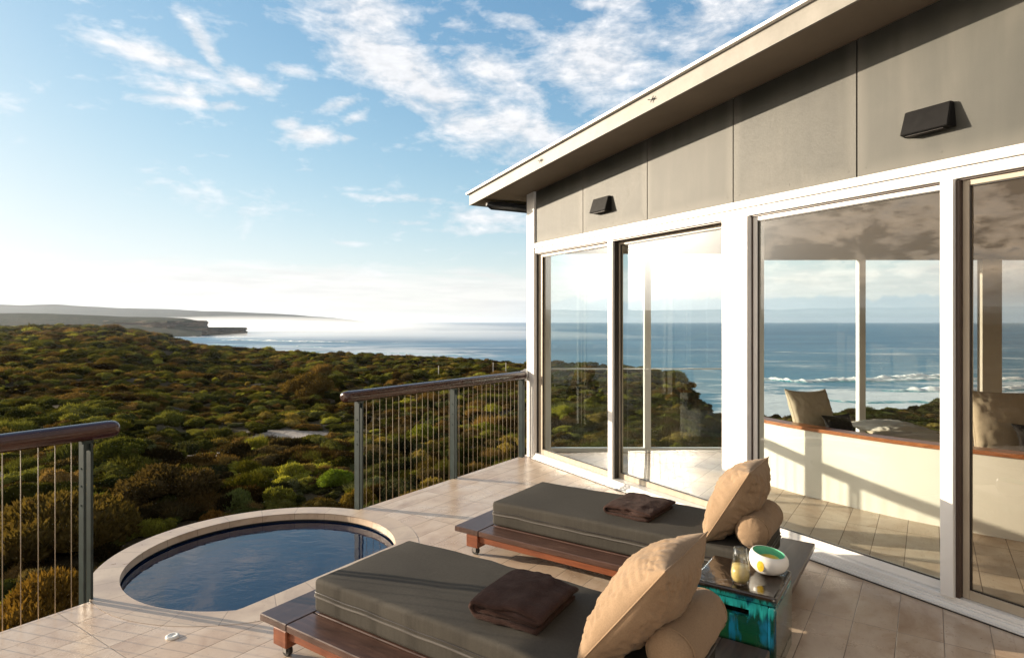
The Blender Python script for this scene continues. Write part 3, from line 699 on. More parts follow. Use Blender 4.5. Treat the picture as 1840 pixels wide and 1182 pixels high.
L.new(named('pick', 'INT'), iop.inputs['Instance Index']); L.new(named('rotv', 'FLOAT_VECTOR'), iop.inputs['Rotation']); L.new(named('scl', 'FLOAT_VECTOR'), iop.inputs['Scale'])
L.new(iop.outputs[0], go.inputs[0])
md = heath.modifiers.new('scatter', 'NODES'); md.node_group = ng
print('heath points', len(pts))

# single shrubs that stand out of the heath near the deck
def shrub(px_, py_, width, height, color, spec, label, name='shrub', zt=None):
    """px_, py_: where its middle is seen; distance found by walking the line of sight to the ground"""
    tx = (px_ - 920) / 1100; ty = (578 - py_) / 1100
    Y = 4.
    while Y < 120 and 1.6 + ty * Y > float(ground_z(np.array([tx * Y]), np.array([Y]))[0]) + height * .5: Y += .1
    x = tx * Y; z = float(ground_z(np.array([x]), np.array([Y]))[0])
    r = width / 1100 * Y * .5 / .85
    V, F_ = bush_arrays(*spec)
    V = V * np.array([r, r, height / .85])
    m = leaf_mat(name + '_leaves', color)
    root = bpy.data.objects.new(name, None); col.objects.link(root); root.location = (x, Y, z - .05); root.rotation_euler = (0, 0, px_ * .37); root.empty_display_size = .2
    tag(root, label, 'shrub', 'shrubs that stand out of the heath near the deck')
    o = bpy.data.objects.new('foliage', mesh_np('foliage', V, F_, m)); col.objects.link(o); o.parent = root
    st = MB()
    for k in range(5):
        a = k * 1.26; st.tube([(0.02 * math.cos(a), .02 * math.sin(a), -.1), (r * .25 * math.cos(a), r * .25 * math.sin(a), height * .3), (r * .5 * math.cos(a), r * .5 * math.sin(a), height * .55)], [.02, .014, .008], 6)
    st.build('stem', M['bark'], root)
    return root
M['bark'] = pbr('shrub_bark', (.10, .075, .055), .9)
shrub(606, 856, 70, .62, (.10, .15, .02), (21, 12, 6000, .038, 0.), 'bright lime green dome shaped shrub just left of the rail end post')
shrub(648, 888, 56, .60, (.15, .11, .026), (22, 8, 5000, .04, .2), 'golden brown rounded shrub growing behind the rail end post')
shrub(500, 888, 54, .55, (.13, .14, .03), (23, 7, 2600, .06, .5), 'yellow tipped leafy shrub behind the far rim of the pool')
shrub(382, 925, 40, .42, (.14, .075, .02), (24, 7, 2600, .04, .3), 'small orange leaved shrub at the left back of the pool coping')
shrub(430, 898, 60, .5, (.11, .14, .05), (25, 6, 2400, .07, .8), 'pale grey green spiky shrub behind the pool')
shrub(215, 800, 90, .85, (.065, .075, .018), (26, 10, 5200, .045, .1), 'wide yellow green shrub above the end of the left handrail')
shrub(300, 860, 150, 1.0, (.06, .045, .02), (27, 13, 7000, .04, .4), 'large rust brown shrub mound left of the pool')
shrub(760, 772, 60, .8, (.12, .14, .02), (28, 9, 4500, .045, .0), 'lime green shrub seen through the first bay of rail cables')
shrub(870, 770, 70, .8, (.12, .13, .02), (29, 9, 4500, .045, .0), 'yellow green shrub seen through the second bay of rail cables')
shrub(560, 690, 90, 2.0, (.10, .07, .022), (30, 10, 5200, .04, .1), 'tall round olive brown bush standing above the heath left of the handrail', 'bush')
shrub(70, 1085, 210, .95, (.13, .08, .02), (31, 14, 14000, .028, .8), 'orange brown tipped hedge like shrub close below the left railing')
shrub(90, 925, 220, 1.2, (.08, .06, .02), (32, 14, 9000, .035, .6), 'broad brown tipped shrub ridge behind the left railing cables')
# small white marker posts on the slope
for x, y, d, lab in [(788, 664, 62, 'short white marker post in the heath, nearest the middle of the handrail'), (886, 658, 80, 'small white marker post in the heath, second from the house wall'), (909, 658, 82, 'small white marker post in the heath, closest to the house wall')]:
    ty_ = (578 - y - 6) / 1100; d = 20.
    while d < 120 and 1.6 + ty_ * d > float(ground_z(np.array([(x - 920) / 1100 * d]), np.array([d]))[0]) + .9: d += .3
    X = (x - 920) / 1100 * d; zt_ = 1.6 - (y - 6 - 578) / 1100 * d; gz = float(ground_z(np.array([X]), np.array([float(d)]))[0])
    mb = MB(); mb.box(-.04, .04, -.04, .04, min(gz, zt_ - .3), zt_, .01); mb.box(-.055, .055, -.055, .055, zt_ + .002, zt_ + .05, .01)
    o = mb.build('marker_post', M['marker']); o.location = (X, d, 0); tag(o, lab, 'marker post', 'white marker posts on the slope')

# ================================================================== deck and pool
PC = (-3.793, 2.558); RI, RO = .869, 1.035; NCH, NCO = -3.172, -2.945
def ring(r, nlim, z, k=96):
    return [W(min(PC[0] + r * math.cos(2 * math.pi * i / k), nlim), PC[1] + r * math.sin(2 * math.pi * i / k), z) for i in range(k)]
def n_edge(e): return -3.971 - .022 * (e - 1.536)
ro2 = [(min(PC[0] + (RO + .0012) * math.cos(a), NCO + .0012), PC[1] + (RO + .0012) * math.sin(a)) for a in np.linspace(-math.pi, math.pi, 193)]
arc = [q for q in ro2 if q[0] > n_edge(q[1])]
outline = [(n_edge(-2.5), -2.5)] + [(n_edge(arc[0][1]), arc[0][1])] + arc + [(n_edge(arc[-1][1]), arc[-1][1])]
corner_ne = ((FC.x * NX.x + FC.y * NX.y), (FC.x * EX.x + FC.y * EX.y))
def ne(p): return (p.x * NX.x + p.y * NX.y, p.x * EX.x + p.y * EX.y)
outline += [ne(Fp(-.10, 0.02)), ne(Fp(-.10, .05)), ne(Fp(9.3, .05)), (-1.2, -5.2), (n_edge(-5.2), -5.2)]
bm = bmesh.new(); vs_ = [bm.verts.new(W(n, e, 0)) for n, e in outline]
es = [bm.edges.new((vs_[i], vs_[(i + 1) % len(vs_)])) for i in range(len(vs_))]
bmesh.ops.triangle_fill(bm, edges=es, use_beauty=True, use_dissolve=False)
for f in bm.faces:
    if f.normal.z < 0: f.normal_flip()
ex = bmesh.ops.extrude_face_region(bm, geom=list(bm.faces)); bmesh.ops.translate(bm, vec=(0, 0, -.13), verts=[v for v in ex['geom'] if isinstance(v, bmesh.types.BMVert)])
bmesh.ops.recalc_face_normals(bm, faces=bm.faces)
me = bpy.data.meshes.new('deck_floor'); bm.to_mesh(me); bm.free(); me.materials.append(M['tile'])
o = bpy.data.objects.new('deck_floor', me); col.objects.link(o); tag(o, kind='structure')
pool = empty('plunge_pool', W(PC[0], PC[1], 0), 0, 'round plunge pool of dark blue water with pale stone coping, straight on its deck side', 'pool')
def sub(pts_): c = pool.location; return [tuple(Vector(p) - c) for p in pts_]
mb = MB(); K = 96
A_ = ring(RO, NCO, .0015); B_ = ring(RI, NCH, .0015); A2 = ring(RO, NCO, -.05); B2 = ring(RI, NCH, -.05); B3 = ring(RI + .006, NCH + .006, -.004); A3 = ring(RO, NCO, -.003)
mb.grid([[sub([L_[i]])[0] for L_ in (B2, B3, B_, A_, A3, A2, B2)] for i in range(K)], closed_u=True, smooth=False)
mb.build('coping', M['coping'], pool)
mb = MB(); mb.grid([[sub([L_[i]])[0] for L_ in (ring(RI + .02, NCH + .02, -.052), ring(RI + .02, NCH + .02, -1.3))] for i in range(K)], closed_u=True)
mb.face(sub(ring(RI + .02, NCH + .02, -1.3))); mb.build('basin', M['pooldark'], pool)
mb = MB(); mb.grid([[sub([L_[i]])[0] for L_ in (ring(RO - .05, NCO - .05, -.051), ring(RO - .05, NCO - .05, -3.2))] for i in range(K)], closed_u=True)
mb.build('shell', M['shell'], pool)
mb = MB(); mb.face(sub(ring(RI + .019, NCH + .019, -.066))); mb.build('water_surface', M['pool'], pool)
# drain cover
p = W(0, 0); mb = MB(); mb.lathe([(.032, 0), (.032, .007), (.026, .011), (.018, .011), (.016, .007), (.0, .007)], 24)
o = mb.build('drain_cover', M['plastic']); o.location = (-1.725, 3.11, .0); tag(o, 'small round white drain cover set on the deck tiles near the pool', 'drain cover')
# deck bearers below
sup = empty('deck_frame', W(-3.7, 0, -.14), RZ, 'timber bearers and posts carrying the tiled deck above the heath', 'deck frame')
for k, e in enumerate((-2., -.2, 4.6, 6.1)):
    mb = MB(); mb.box(.1, .22, e - .06, e + .06, -4.5, -.16, .005); mb.build('post', M['crosswood'], sup)
mb = MB(); mb.box(.08, .24, -4.8, 1.0, -.158, -.001); mb.build('bearer', M['crosswood'], sup)
mb = MB(); mb.box(.08, .24, 4.2, 7.0, -.158, -.001); mb.build('bearer', M['crosswood'], sup)

# ------------------------------------------------------------------ railings
def railing(p0, p1, posts, ext0, ext1, label, ncab=15, flange=False):
    p0 = Vector(p0); p1 = Vector(p1); d = (p1 - p0); Ln = d.length; d.normalize(); ang = math.atan2(d.y, d.x)
    root = empty('railing', (p0.x, p0.y, 0), ang, label, 'railing')
    mb = MB(); r0 = .057; a, b = -ext0, Ln + ext1; q = []
    xs = [a, a + .004, a + .015, a + .035] + list(np.linspace(a + .06, b - .06, 24)) + [b - .035, b - .015, b - .004, b]
    rr = [r0 * .45, r0 * .68, r0 * .88, r0 * .98] + [r0] * 24 + ([r0 * .98, r0 * .88, r0 * .68, r0 * .45] if not flange else [r0] * 4)
    mb.tube([(x, 0, .965) for x in xs], rr, 24, ry=.050); mb.build('handrail', M['rail'], root)
    if flange:
        mb = MB(); mb.tube([(b - .005, 0, .965), (b + .02, 0, .965)], .075, 20); mb.tube([(b - .08, 0, .965), (b - .005, 0, .965)], .059, 20); mb.build('wall_flange', M['chrome'], root)
    for x in posts:
        mb = MB(); mb.box(x - .030, x - .016, -.03, .032, -.12, .905, .002, 1); mb.box(x + .008, x + .022, -.026, .03, -.12, .905, .002, 1)
        mb.box(x - .016, x + .008, -.01, .01, .86, .9); mb.box(x - .034, x + .026, -.022, .022, .902, .918)
        for z in (.55, .66, .76): mb.tube([(x - .0345, 0, z), (x - .026, 0, z)], .006, 8)
        mb.build('post', M['steel_dark'], root)
    mb = MB(); mb.box(posts[0] - .02, posts[-1] + .02, -.010, .010, .900, .912) if False else None
    mb.bm.free()
    for x0, x1 in zip(posts, posts[1:]):
        st_ = (x1 - x0) / (ncab + 1)
        for k in range(1, ncab + 1):
            x = x0 + st_ * k
            mb = MB(); mb.tube([(x, 0, -.115), (x, 0, .93)], .0022, 6); mb.tube([(x, 0, -.09), (x, 0, -.03)], .006, 6)
            mb.build('cable', M['cable'], root)
PL = (-2.416, 3.506); P2 = (-1.28, 5.253); P5 = (.165, 7.245)
off = Vector((-.035, .025))
Ln = (Vector(P5) - Vector(P2)).length
railing(Vector(P2) + off, Vector(P5) + off, [0, Ln * .5, Ln - .02], .18, .075, 'cable railing with round varnished handrail running from the pool to the house corner', 15, True)
dv = (Vector(P2) - Vector(PL)).normalized()
q0 = Vector(PL) - dv * 3.77
railing(q0 + off, Vector(PL) + off, [0, 1.257, 2.513, 3.77], .3, .164, 'cable railing with dark glossy handrail ending in a rounded tip left of the pool')

# ================================================================== house
house = empty('house', (FC.x, FC.y, 0), RF, 'modern house wing with white framed glass doors, grey cladding panels and an overhanging roof', 'house')
TE = 9.2; HEAD0, HEAD1 = 2.385, 2.515; ZS = lambda t, w: 3.115 + .072 * t - .04 * w
def part(name, mat, fn, parent=house, **k): mb = MB(); fn(mb); return mb.build(name, mat, parent, **k)
# y positive = inward.  outside face of frames at y = -.05
part('corner_post', M['white'], lambda m: m.hexa([(-.01, -.06, -.12), (.148, -.06, -.12), (.148, .16, -.12), (-.01, .16, -.12)], [(-.01, -.06, ZS(0, 0)), (.148, -.06, ZS(.148, 0)), (.148, .16, ZS(.148, 0)), (-.01, .16, ZS(-.01, 0))]))
def sill(m):
    m.box(.150, TE, -.075, .14, .0, .028, .003, 1); m.box(.150, TE, -.048, .13, .0285, .062, .003, 1); m.box(.150, TE, -.062, -.052, .0285, .040)
    m.box(.150, TE, -.10, -.077, .002, .012)
part('sill', M['white'], sill)
part('threshold_gap', M['gasket'], lambda m: m.box(.150, TE, -.108, -.1005, .001, .006))
def head(m):
    m.box(.150, TE, -.062, .12, HEAD0 + .075, HEAD1, .003, 1); m.box(.150, TE, -.047, .12, HEAD0 + .012, HEAD0 + .073, .003, 1)
part('head_frame', M['white'], head)
part('head_gasket', M['bronze'], lambda m: (m.box(.150, TE, -.050, .10, HEAD0 + .0735, HEAD0 + .0745), m.box(.150, TE, -.028, .10, HEAD0 + .002, HEAD0 + .0115)))
ZB, ZT = .064, HEAD0 + .001
def leaf(t0, t1, y0, y1, pane, fl=.045, fr=.045, bot=.05, name='sliding_door', fmat='white'):
    """one glazed leaf: frame with its pane and gaskets"""
    def fr_(m):
        m.box(t0, t0 + fl, y0, y1, ZB, ZT, .002, 1); m.box(t1 - fr, t1, y0, y1, ZB, ZT, .002, 1)
        m.box(t0 + fl + .0005, t1 - fr - .0005, y0, y1, ZB, ZB + bot, .002, 1); m.box(t0 + fl + .0005, t1 - fr - .0005, y0, y1, ZT - .03, ZT, .002, 1)
    d = part(name, M[fmat], fr_)
    yc = (y0 + y1) / 2
    p_ = part('pane', pane, lambda m: m.face([(t0 + fl, yc, ZB + bot), (t1 - fr, yc, ZB + bot), (t1 - fr, yc, ZT - .03), (t0 + fl, yc, ZT - .03)]), d)
    g = .006
    def gs(m):
        for s_ in (y0 + .008, ):
            m.box(t0 + fl + .0006, t0 + fl + g, s_, yc - .001, ZB + bot + g, ZT - .03 - g); m.box(t1 - fr - g, t1 - fr - .0006, s_, yc - .001, ZB + bot + g, ZT - .03 - g)
            m.box(t0 + fl + .0006, t1 - fr - .0006, s_, yc - .001, ZB + bot + .0006, ZB + bot + g); m.box(t0 + fl + .0006, t1 - fr - .0006, s_, yc - .001, ZT - .03 - g, ZT - .0306)
    part('gasket', M['gasket'], gs, d)
    return d
part('jamb_channel', M['gasket'], lambda m: m.box(.1485, .156, -.020, .04, ZB, ZT))
leaf(.157, 1.535, 0.0, .045, M['pane'], .08, .055, fmat='tan')
part('jamb_channel', M['gasket'], lambda m: m.box(1.536, 1.545, -.005, .04, ZB, ZT))
leaf(1.50, 2.96, .05, .095, M['pane'], .05, .04, fmat='tan')
def post_fn(t0, t1, y0=-.066, y1=.13): return lambda m: m.box(t0, t1, y0, y1, .0625, HEAD0 + .0115, .003, 1)
part('post', M['white'], lambda m: m.box(1.462, 1.532, -.030, -.001, ZB, HEAD0 + .0115, .002, 1))
part('post', M['white'], post_fn(2.90, 3.14))
part('jamb_channel', M['bronze'], lambda m: m.box(3.1405, 3.148, -.02, .04, ZB, ZT))
leaf(3.149, 4.50, -.012, .033, M['pane'], .035, .03)
part('post', M['white'], post_fn(4.445, 4.512, -.072, -.014))
part('jamb_channel', M['bronze'], lambda m: (m.box(4.5125, 4.531, -.045, .04, ZB, ZT),))
leaf(4.532, 5.95, -.012, .033, M['pane_tint'], .032, .05, fmat='tan')
part('post', M['white'], post_fn(5.90, 6.10))
leaf(6.10, 7.5, -.012, .033, M['pane_tint'], .05, .05); leaf(7.5, TE, .055, .10, M['pane_tint'], .05, .05)
# cladding panels
joints = [.0, .0, 1.065, 2.03, 2.985, 3.95, 4.92, 5.89, 6.86, 7.83, 8.80]
joints = [.152] + joints[2:] + [TE]
for a, b in zip(joints, joints[1:]):
    def cp(m, a=a, b=b):
        a2, b2 = a + .005, b - .005; z0 = HEAD1 + .003
        m.hexa([(a2, -.035, z0), (b2, -.035, z0), (b2, -.015, z0), (a2, -.015, z0)], [(a2, -.035, ZS(a2, 0) - .002), (b2, -.035, ZS(b2, 0) - .002), (b2, -.015, ZS(b2, 0) - .002), (a2, -.015, ZS(a2, 0) - .002)])
        for tt_ in (a2 + .05, (a2 + b2) / 2, b2 - .05):
            for zz in (z0 + .05,): m.tube([(tt_, -.0365, zz), (tt_, -.0345, zz)], .006, 8)
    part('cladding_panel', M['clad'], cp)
part('wall_frame', M['gasket'], lambda m: m.hexa([(.150, -.014, HEAD1 + .002), (TE, -.014, HEAD1 + .002), (TE, .11, HEAD1 + .002), (.150, .11, HEAD1 + .002)], [(.150, -.014, ZS(.150, 0) - .003), (TE, -.014, ZS(TE, 0) - .003), (TE, .11, ZS(TE, 0) - .003), (.150, .11, ZS(.150, 0) - .003)]))
# roof: soffit, fascia, sheet edge
WO = .53; T0, T1 = -.60, TE + .4; YI = 11.
def slab(m, t0, t1, y0, y1, dz0, dz1):
    f = lambda t, y, dz: (t, y, ZS(t, -y if y < 0 else 0) + dz)
    m.hexa([f(t0, y0, dz0), f(t1, y0, dz0), f(t1, y1, dz0), f(t0, y1, dz0)], [f(t0, y0, dz1), f(t1, y0, dz1), f(t1, y1, dz1), f(t0, y1, dz1)])
roof = part('roof', M['white'], lambda m: slab(m, T0 - .03, T1, -WO - .035, YI, .124, .146))
part('soffit', M['soffit'], lambda m: (slab(m, T0 + .021, T1, -WO + .021, -.0355, .001, .02), slab(m, T0 + .021, -.0105, -.0345, YI - .1, .001, .02)), roof)
def fas(m):
    slab(m, T0, T1, -WO, -WO + .02, -.012, .122); slab(m, T0, T0 + .02, -WO + .0205, YI - .2, -.012, .122)
part('fascia', M['fascia'], fas, roof)
for tx_ in (1.02, 2.62):
    def tie(m, tx_=tx_):
        z = ZS(tx_, WO) + .055; y = -WO - .012
        m.tube([(tx_ - .035, y, z + .012), (tx_, y, z), (tx_ + .035, y, z + .003)], .004, 6); m.tube([(tx_ - .005, y, z - .02), (tx_ + .008, y, z + .004), (tx_ + .028, y, z + .022)], .003, 6)
    part('wire_tie', M['gutter'], tie, roof)
part('gutter', M['gutter'], lambda m: m.tube([(T0 + .30, -.45, ZS(T0, .4) - .045), (T0 + .30, -.38, ZS(T0, .4) - .055), (T0 + .30, -.2, ZS(T0, .2) - .055), (T0 + .30, 4, ZS(T0, 0) - .05)], [.02, .05, .055, .055], 14), roof)
part('vent_cap', M['white'], lambda m: m.box(-.55, -.32, .15, .40, ZS(-.5, 0) + .20, ZS(-.5, 0) + .36, .01), roof)
# room shell (world points turned into the house frame)
def Fw(X, Y, z=0.): t, y = toF(X, Y); return (t, y, z)
ZCEIL = 2.43
def wallw(m, a, b, z0, z1, th=.1):
    a = Vector(a); b = Vector(b); d = (b - a).normalized(); n = Vector((-d.y, d.x)) * th
    m.hexa([Fw(a.x, a.y, z0), Fw(b.x, b.y, z0), Fw(b.x + n.x, b.y + n.y, z0), Fw(a.x + n.x, a.y + n.y, z0)], [Fw(a.x, a.y, z1), Fw(b.x, b.y, z1), Fw(b.x + n.x, b.y + n.y, z1), Fw(a.x + n.x, a.y + n.y, z1)])
room = [Fp(.14, .13), Vector((.42, 7.47, 0)), Vector((3.02, 7.47, 0)), Vector((3.02, 8.22, 0)), Vector((9.4, 8.22, 0)), Vector((9.4, -.9, 0)), Fp(9.2, .13)]
def poly_slab(m, P, z0, z1):
    b = [m.bm.verts.new(Fw(p.x, p.y, z0)) for p in P]; t = [m.bm.verts.new(Fw(p.x, p.y, z1)) for p in P]
    m.bm.faces.new(b[::-1]); m.bm.faces.new(t)
    for i in range(len(P)): j = (i + 1) % len(P); m.bm.faces.new([b[i], b[j], t[j], t[i]])
part('floor', M['tile_in'], lambda m: poly_slab(m, room, -.13, .008))
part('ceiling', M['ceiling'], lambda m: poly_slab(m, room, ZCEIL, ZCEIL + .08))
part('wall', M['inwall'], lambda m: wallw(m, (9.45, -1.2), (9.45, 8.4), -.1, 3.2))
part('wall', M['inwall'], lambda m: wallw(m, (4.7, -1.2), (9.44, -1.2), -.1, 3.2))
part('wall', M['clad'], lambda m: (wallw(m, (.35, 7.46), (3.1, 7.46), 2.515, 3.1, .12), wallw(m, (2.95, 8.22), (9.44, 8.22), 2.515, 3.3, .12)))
part('foundation', M['shell'], lambda m: poly_slab(m, [Vector((p.x, p.y, 0)) for p in room], -5., -.14))
def far_window(x0, x1, Y, mull, name='window', rail_z=None):
    z0, z1 = .01, 2.512
    def f(m):
        wallw(m, (x0, Y), (x1, Y), ZCEIL - .001 + .002, z1, .06); wallw(m, (x0, Y), (x1, Y), z0, z0 + .05, .06)
        for x, wd in mull: wallw(m, (x - wd / 2, Y - .012), (x + wd / 2, Y - .012), z0 + .051, ZCEIL, .085)
        if rail_z: 
            wallw(m, (x0, Y + .002), (x1, Y + .002), rail_z, rail_z + .012, .03)
    d = part(name, M['white'], f)
    xs = [x0] + [x for x, w_ in mull] + [x1]
    part('pane', M['pane'], lambda m: m.face([Fw(x0, Y + .03, z0 + .05), Fw(x1, Y + .03, z0 + .05), Fw(x1, Y + .03, ZCEIL), Fw(x0, Y + .03, ZCEIL)]), d)
far_window(.40, 3.02, 7.47, [(.44, .07), (1.655, .075), (2.98, .07)], rail_z=1.02)
far_window(3.02, 9.4, 8.22, [(3.06, .08), (4.70, .085), (6.14, .09), (7.9, .09)])
part('post', M['cream'], lambda m: wallw(m, (6.24, 8.12), (6.50, 8.12), .01, ZCEIL - .001, .09))
part('window', M['white'], lambda m: wallw(m, (2.99, 7.56), (2.99, 8.2), .01, ZCEIL, .05))

# wall lamps
def wall_lamp(t0, label):
    root = empty('wall_lamp', tuple(Fp(t0, -.036, 2.69)), RF, label, 'wall lamp', 'black wedge wall lamps on the cladding')
    L_ = .25; H = .145; dt, db = .033, .083
    mb = MB(); th = .006
    mb.hexa([(0, -db, 0.), (L_, -db, 0.), (L_ + .012, -.001, 0.), (-.012, -.001, 0.)], [(.004, -dt, H), (L_ - .004, -dt, H), (L_, -.001, H), (0, -.001, H)])
    mb.bm.faces.ensure_lookup_table()
    bmesh.ops.bevel(mb.bm, geom=list(mb.bm.edges), offset=.004, segments=2, affect='EDGES')
    mb.build('housing', M['black'], root)
    mb = MB(); mb.box(.02, L_ - .03, -db + .02, -.02, -.006, -.001); mb.build('diffuser', M['gasket'], root)
wall_lamp(1.275, 'black wedge shaped wall lamp above the first glass door, the one nearest the house corner')
wall_lamp(4.253, 'large looking black wedge shaped wall lamp at upper right, above the white door post')

# ------------------------------------------------------------------ curved bench inside, with cushions
bench = empty('curved_bench', (3.4, 5.4, .008), 0, 'curved white built in bench wall with an orange timber cap inside the glass room', 'bench')
curve = [(2.38, 6.42), (2.45, 6.10), (2.66, 5.66), (2.88, 5.32), (3.10, 5.02), (3.36, 4.74), (3.68, 4.45), (4.1, 4.15), (4.7, 3.85), (5.4, 3.65)]
def cr(P, k=8):
    out = []
    for i in range(len(P) - 1):
        p0 = Vector(P[max(i - 1, 0)]); p1 = Vector(P[i]); p2 = Vector(P[i + 1]); p3 = Vector(P[min(i + 2, len(P) - 1)])
        for j in range(k):
            t = j / k; out.append(.5 * ((2 * p1) + (p2 - p0) * t + (2 * p0 - 5 * p1 + 4 * p2 - p3) * t * t + (3 * p1 - p0 - 3 * p2 + p3) * t ** 3))
    out.append(Vector(P[-1])); return out
C_ = cr(curve); bo = Vector((3.4, 5.4))
def strip(m, w0, w1, z0, z1):
    rows = []
    for i, p in enumerate(C_):
        d = (C_[min(i + 1, len(C_) - 1)] - C_[max(i - 1, 0)]).normalized(); n = Vector((-d.y, d.x))
        a = p + n * w0 - bo; b = p + n * w1 - bo
        rows.append([(a.x, a.y, z0), (a.x, a.y, z1), (b.x, b.y, z1), (b.x, b.y, z0), (a.x, a.y, z0)])
    m.grid(rows, smooth=False)
    m.bm.faces.new([m.bm.verts.new(q) for q in rows[0][:4]]); m.bm.faces.new([m.bm.verts.new(q) for q in rows[-1][:4]])
ZW = .60
mb = MB(); strip(mb, 0., .08, 0., ZW); mb.build('bench_wall', M['cream'], bench)
mb = MB(); strip(mb, -.018, .13, ZW + .001, ZW + .032); mb.build('timber_cap', M['cap'], bench)
mb = MB(); strip(mb, .081, 1.15, .0, .36); mb.build('bench_base', M['cream'], bench)
mb = MB(); strip(mb, .132, 1.14, .361, .44); mb.build('seat_pad', M['cushion'], bench)

def pillow_mesh(name, mat, L_, H_, T_, seed=0, pinch=.10, wr=.010, parent=None, nseg=44, sag=0., power=.5, ear=.07):
    """a stuffed cushion in its own frame: length along x, height along z, thickness along y, resting edge at z=0"""
    mb = MB(); n = nseg; front = []; back = []
    for i in range(n + 1):
        u = math.sin((-1 + 2 * i / n) * math.pi / 2); rf = []; rb = []
        for j in range(n + 1):
            v = math.sin((-1 + 2 * j / n) * math.pi / 2)
            # outline pulled in between the corners
            x = u * (1 - pinch * (1 - v * v) * abs(u) ** 2); z = v * (1 - pinch * (1 - u * u) * abs(v) ** 2)
            # corner ears reach a little further
            k = 1 + ear * (abs(u) * abs(v)) ** 4; x *= k; z *= k
            prof = max(0, (1 - abs(u) ** 2.3)) ** (power * 1.1) * max(0, (1 - abs(v) ** 2.3)) ** (power * 1.1)
            lump = .10 * mnoise.fractal(Vector((u * 1.3 + seed, v * 1.3, seed)), .8, 2, 3)
            # creases that start at the seams
            eu = 1 - abs(u); ev = 1 - abs(v)
            c1 = ((1 - min(1, abs(mnoise.noise(Vector((v * 7 + seed, u * 1.1, seed)))) * 3.2)) ** 1.6 * -1.3 + .35) * math.exp(-eu * 2.2) * (1 if eu > .005 else 0)
            c2 = ((1 - min(1, abs(mnoise.noise(Vector((u * 7 + seed, v * 1.1, seed + 5)))) * 3.2)) ** 1.6 * -1.3 + .35) * math.exp(-ev * 2.2) * (1 if ev > .005 else 0)
            rc = math.hypot(eu, ev); c1 += .9 * math.sin(math.atan2(ev, eu + 1e-6) * 13 + seed + 2 * mnoise.noise(Vector((u * 3, v * 3, seed)))) * math.exp(-rc * 2.6) * min(1, rc * 6)
            cr_ = wr * (c1 + c2) * min(1, prof * 1.8) * min(1, eu * 7, ev * 7) + wr * .7 * mnoise.fractal(Vector((u * 5, v * 5, seed + 9)), .8, 2, 4) * min(1, prof * 2)
            yy = T_ / 2 * prof * (1 + lump)
            zz = (z + 1) * H_ / 2 - sag * (1 - v * v) * H_ * .5
            rf.append((x * L_ / 2, -(yy + cr_ * 1.), zz)); rb.append((x * L_ / 2, yy + cr_ * .8, zz))
        front.append(rf); back.append(rb)
    mb.grid(front); mb.grid(back)
    bmesh.ops.remove_doubles(mb.bm, verts=mb.bm.verts, dist=.0004)
    o = mb.build(name, mat, parent)
    # piped seam round the edge
    edge = [(i, 0) for i in range(n)] + [(n, j) for j in range(n)] + [(i, n) for i in range(n, 0, -1)] + [(0, j) for j in range(n, 0, -1)]
    P = [front[i][j] for i, j in edge]
    mb = MB(); mb.tube(P[::2] + [P[0]], .0032, 6, caps=False); mb.build('piping', mat, o)
    return o
def place(o, loc, rz=0., tilt=0., roll=0.):
    from mathutils import Euler, Matrix
    o.rotation_mode = 'QUATERNION'
    q = Matrix.Rotation(rz, 4, 'Z') @ Matrix.Rotation(tilt, 4, 'X') @ Matrix.Rotation(roll, 4, 'Y')
    o.rotation_quaternion = q.to_quaternion(); o.location = loc
# cushions in the room
def at(x, y, Y): return Vector(((x - 920) / 1100 * Y, Y, 1.6 - (y - 578) / 1100 * Y))
def room_cushion(name, mat, L_, H_, T_, seed, loc, rz, tilt, label, roll=0., **k):
    o = pillow_mesh(name, mat, L_, H_, T_, seed, **k); place(o, loc, rz, tilt, roll); return tag(o, label, 'cushion')
room_cushion('back_cushion', M['cushion'], .56, .50, .17, 3., (2.98, 5.93, .445), R(28), R(-20), 'tall beige back cushion on the curved bench, left of the middle window bar', pinch=.05, power=.32, roll=R(3))
room_cushion('throw_pillow', M['darkcushion'], .34, .20, .10, 5., (3.10, 5.74, .53), R(22), R(-22), 'small dark pillow leaning on the left beige back cushion', pinch=.06)
room_cushion('back_cushion', M['cushion'], .78, .58, .20, 8., (4.22, 5.02, .445), R(-3), R(-13), 'wide creased beige back cushion behind the tinted glass door', pinch=.04, power=.32)
room_cushion('throw_pillow', M['darkcushion'], .46, .25, .12, 9., (4.24, 4.80, .54), R(-4), R(-20), 'oblong charcoal pillow against the wide beige cushion behind the tinted door', pinch=.05)
room_cushion('floor_cushion', M['cushion_white'], .62, .55, .13, 12., (3.95, 6.05, .50), R(12), R(-88), 'flat white square cushion lying on the bench by the middle window bar', pinch=.08)
room_cushion('seat_cushion', M['cushion'], .70, .52, .10, 15., (3.70, 5.55, .485), R(-25), R(-89), 'flat beige seat cushion lying in front of the white one on the bench', pinch=.03, power=.3)

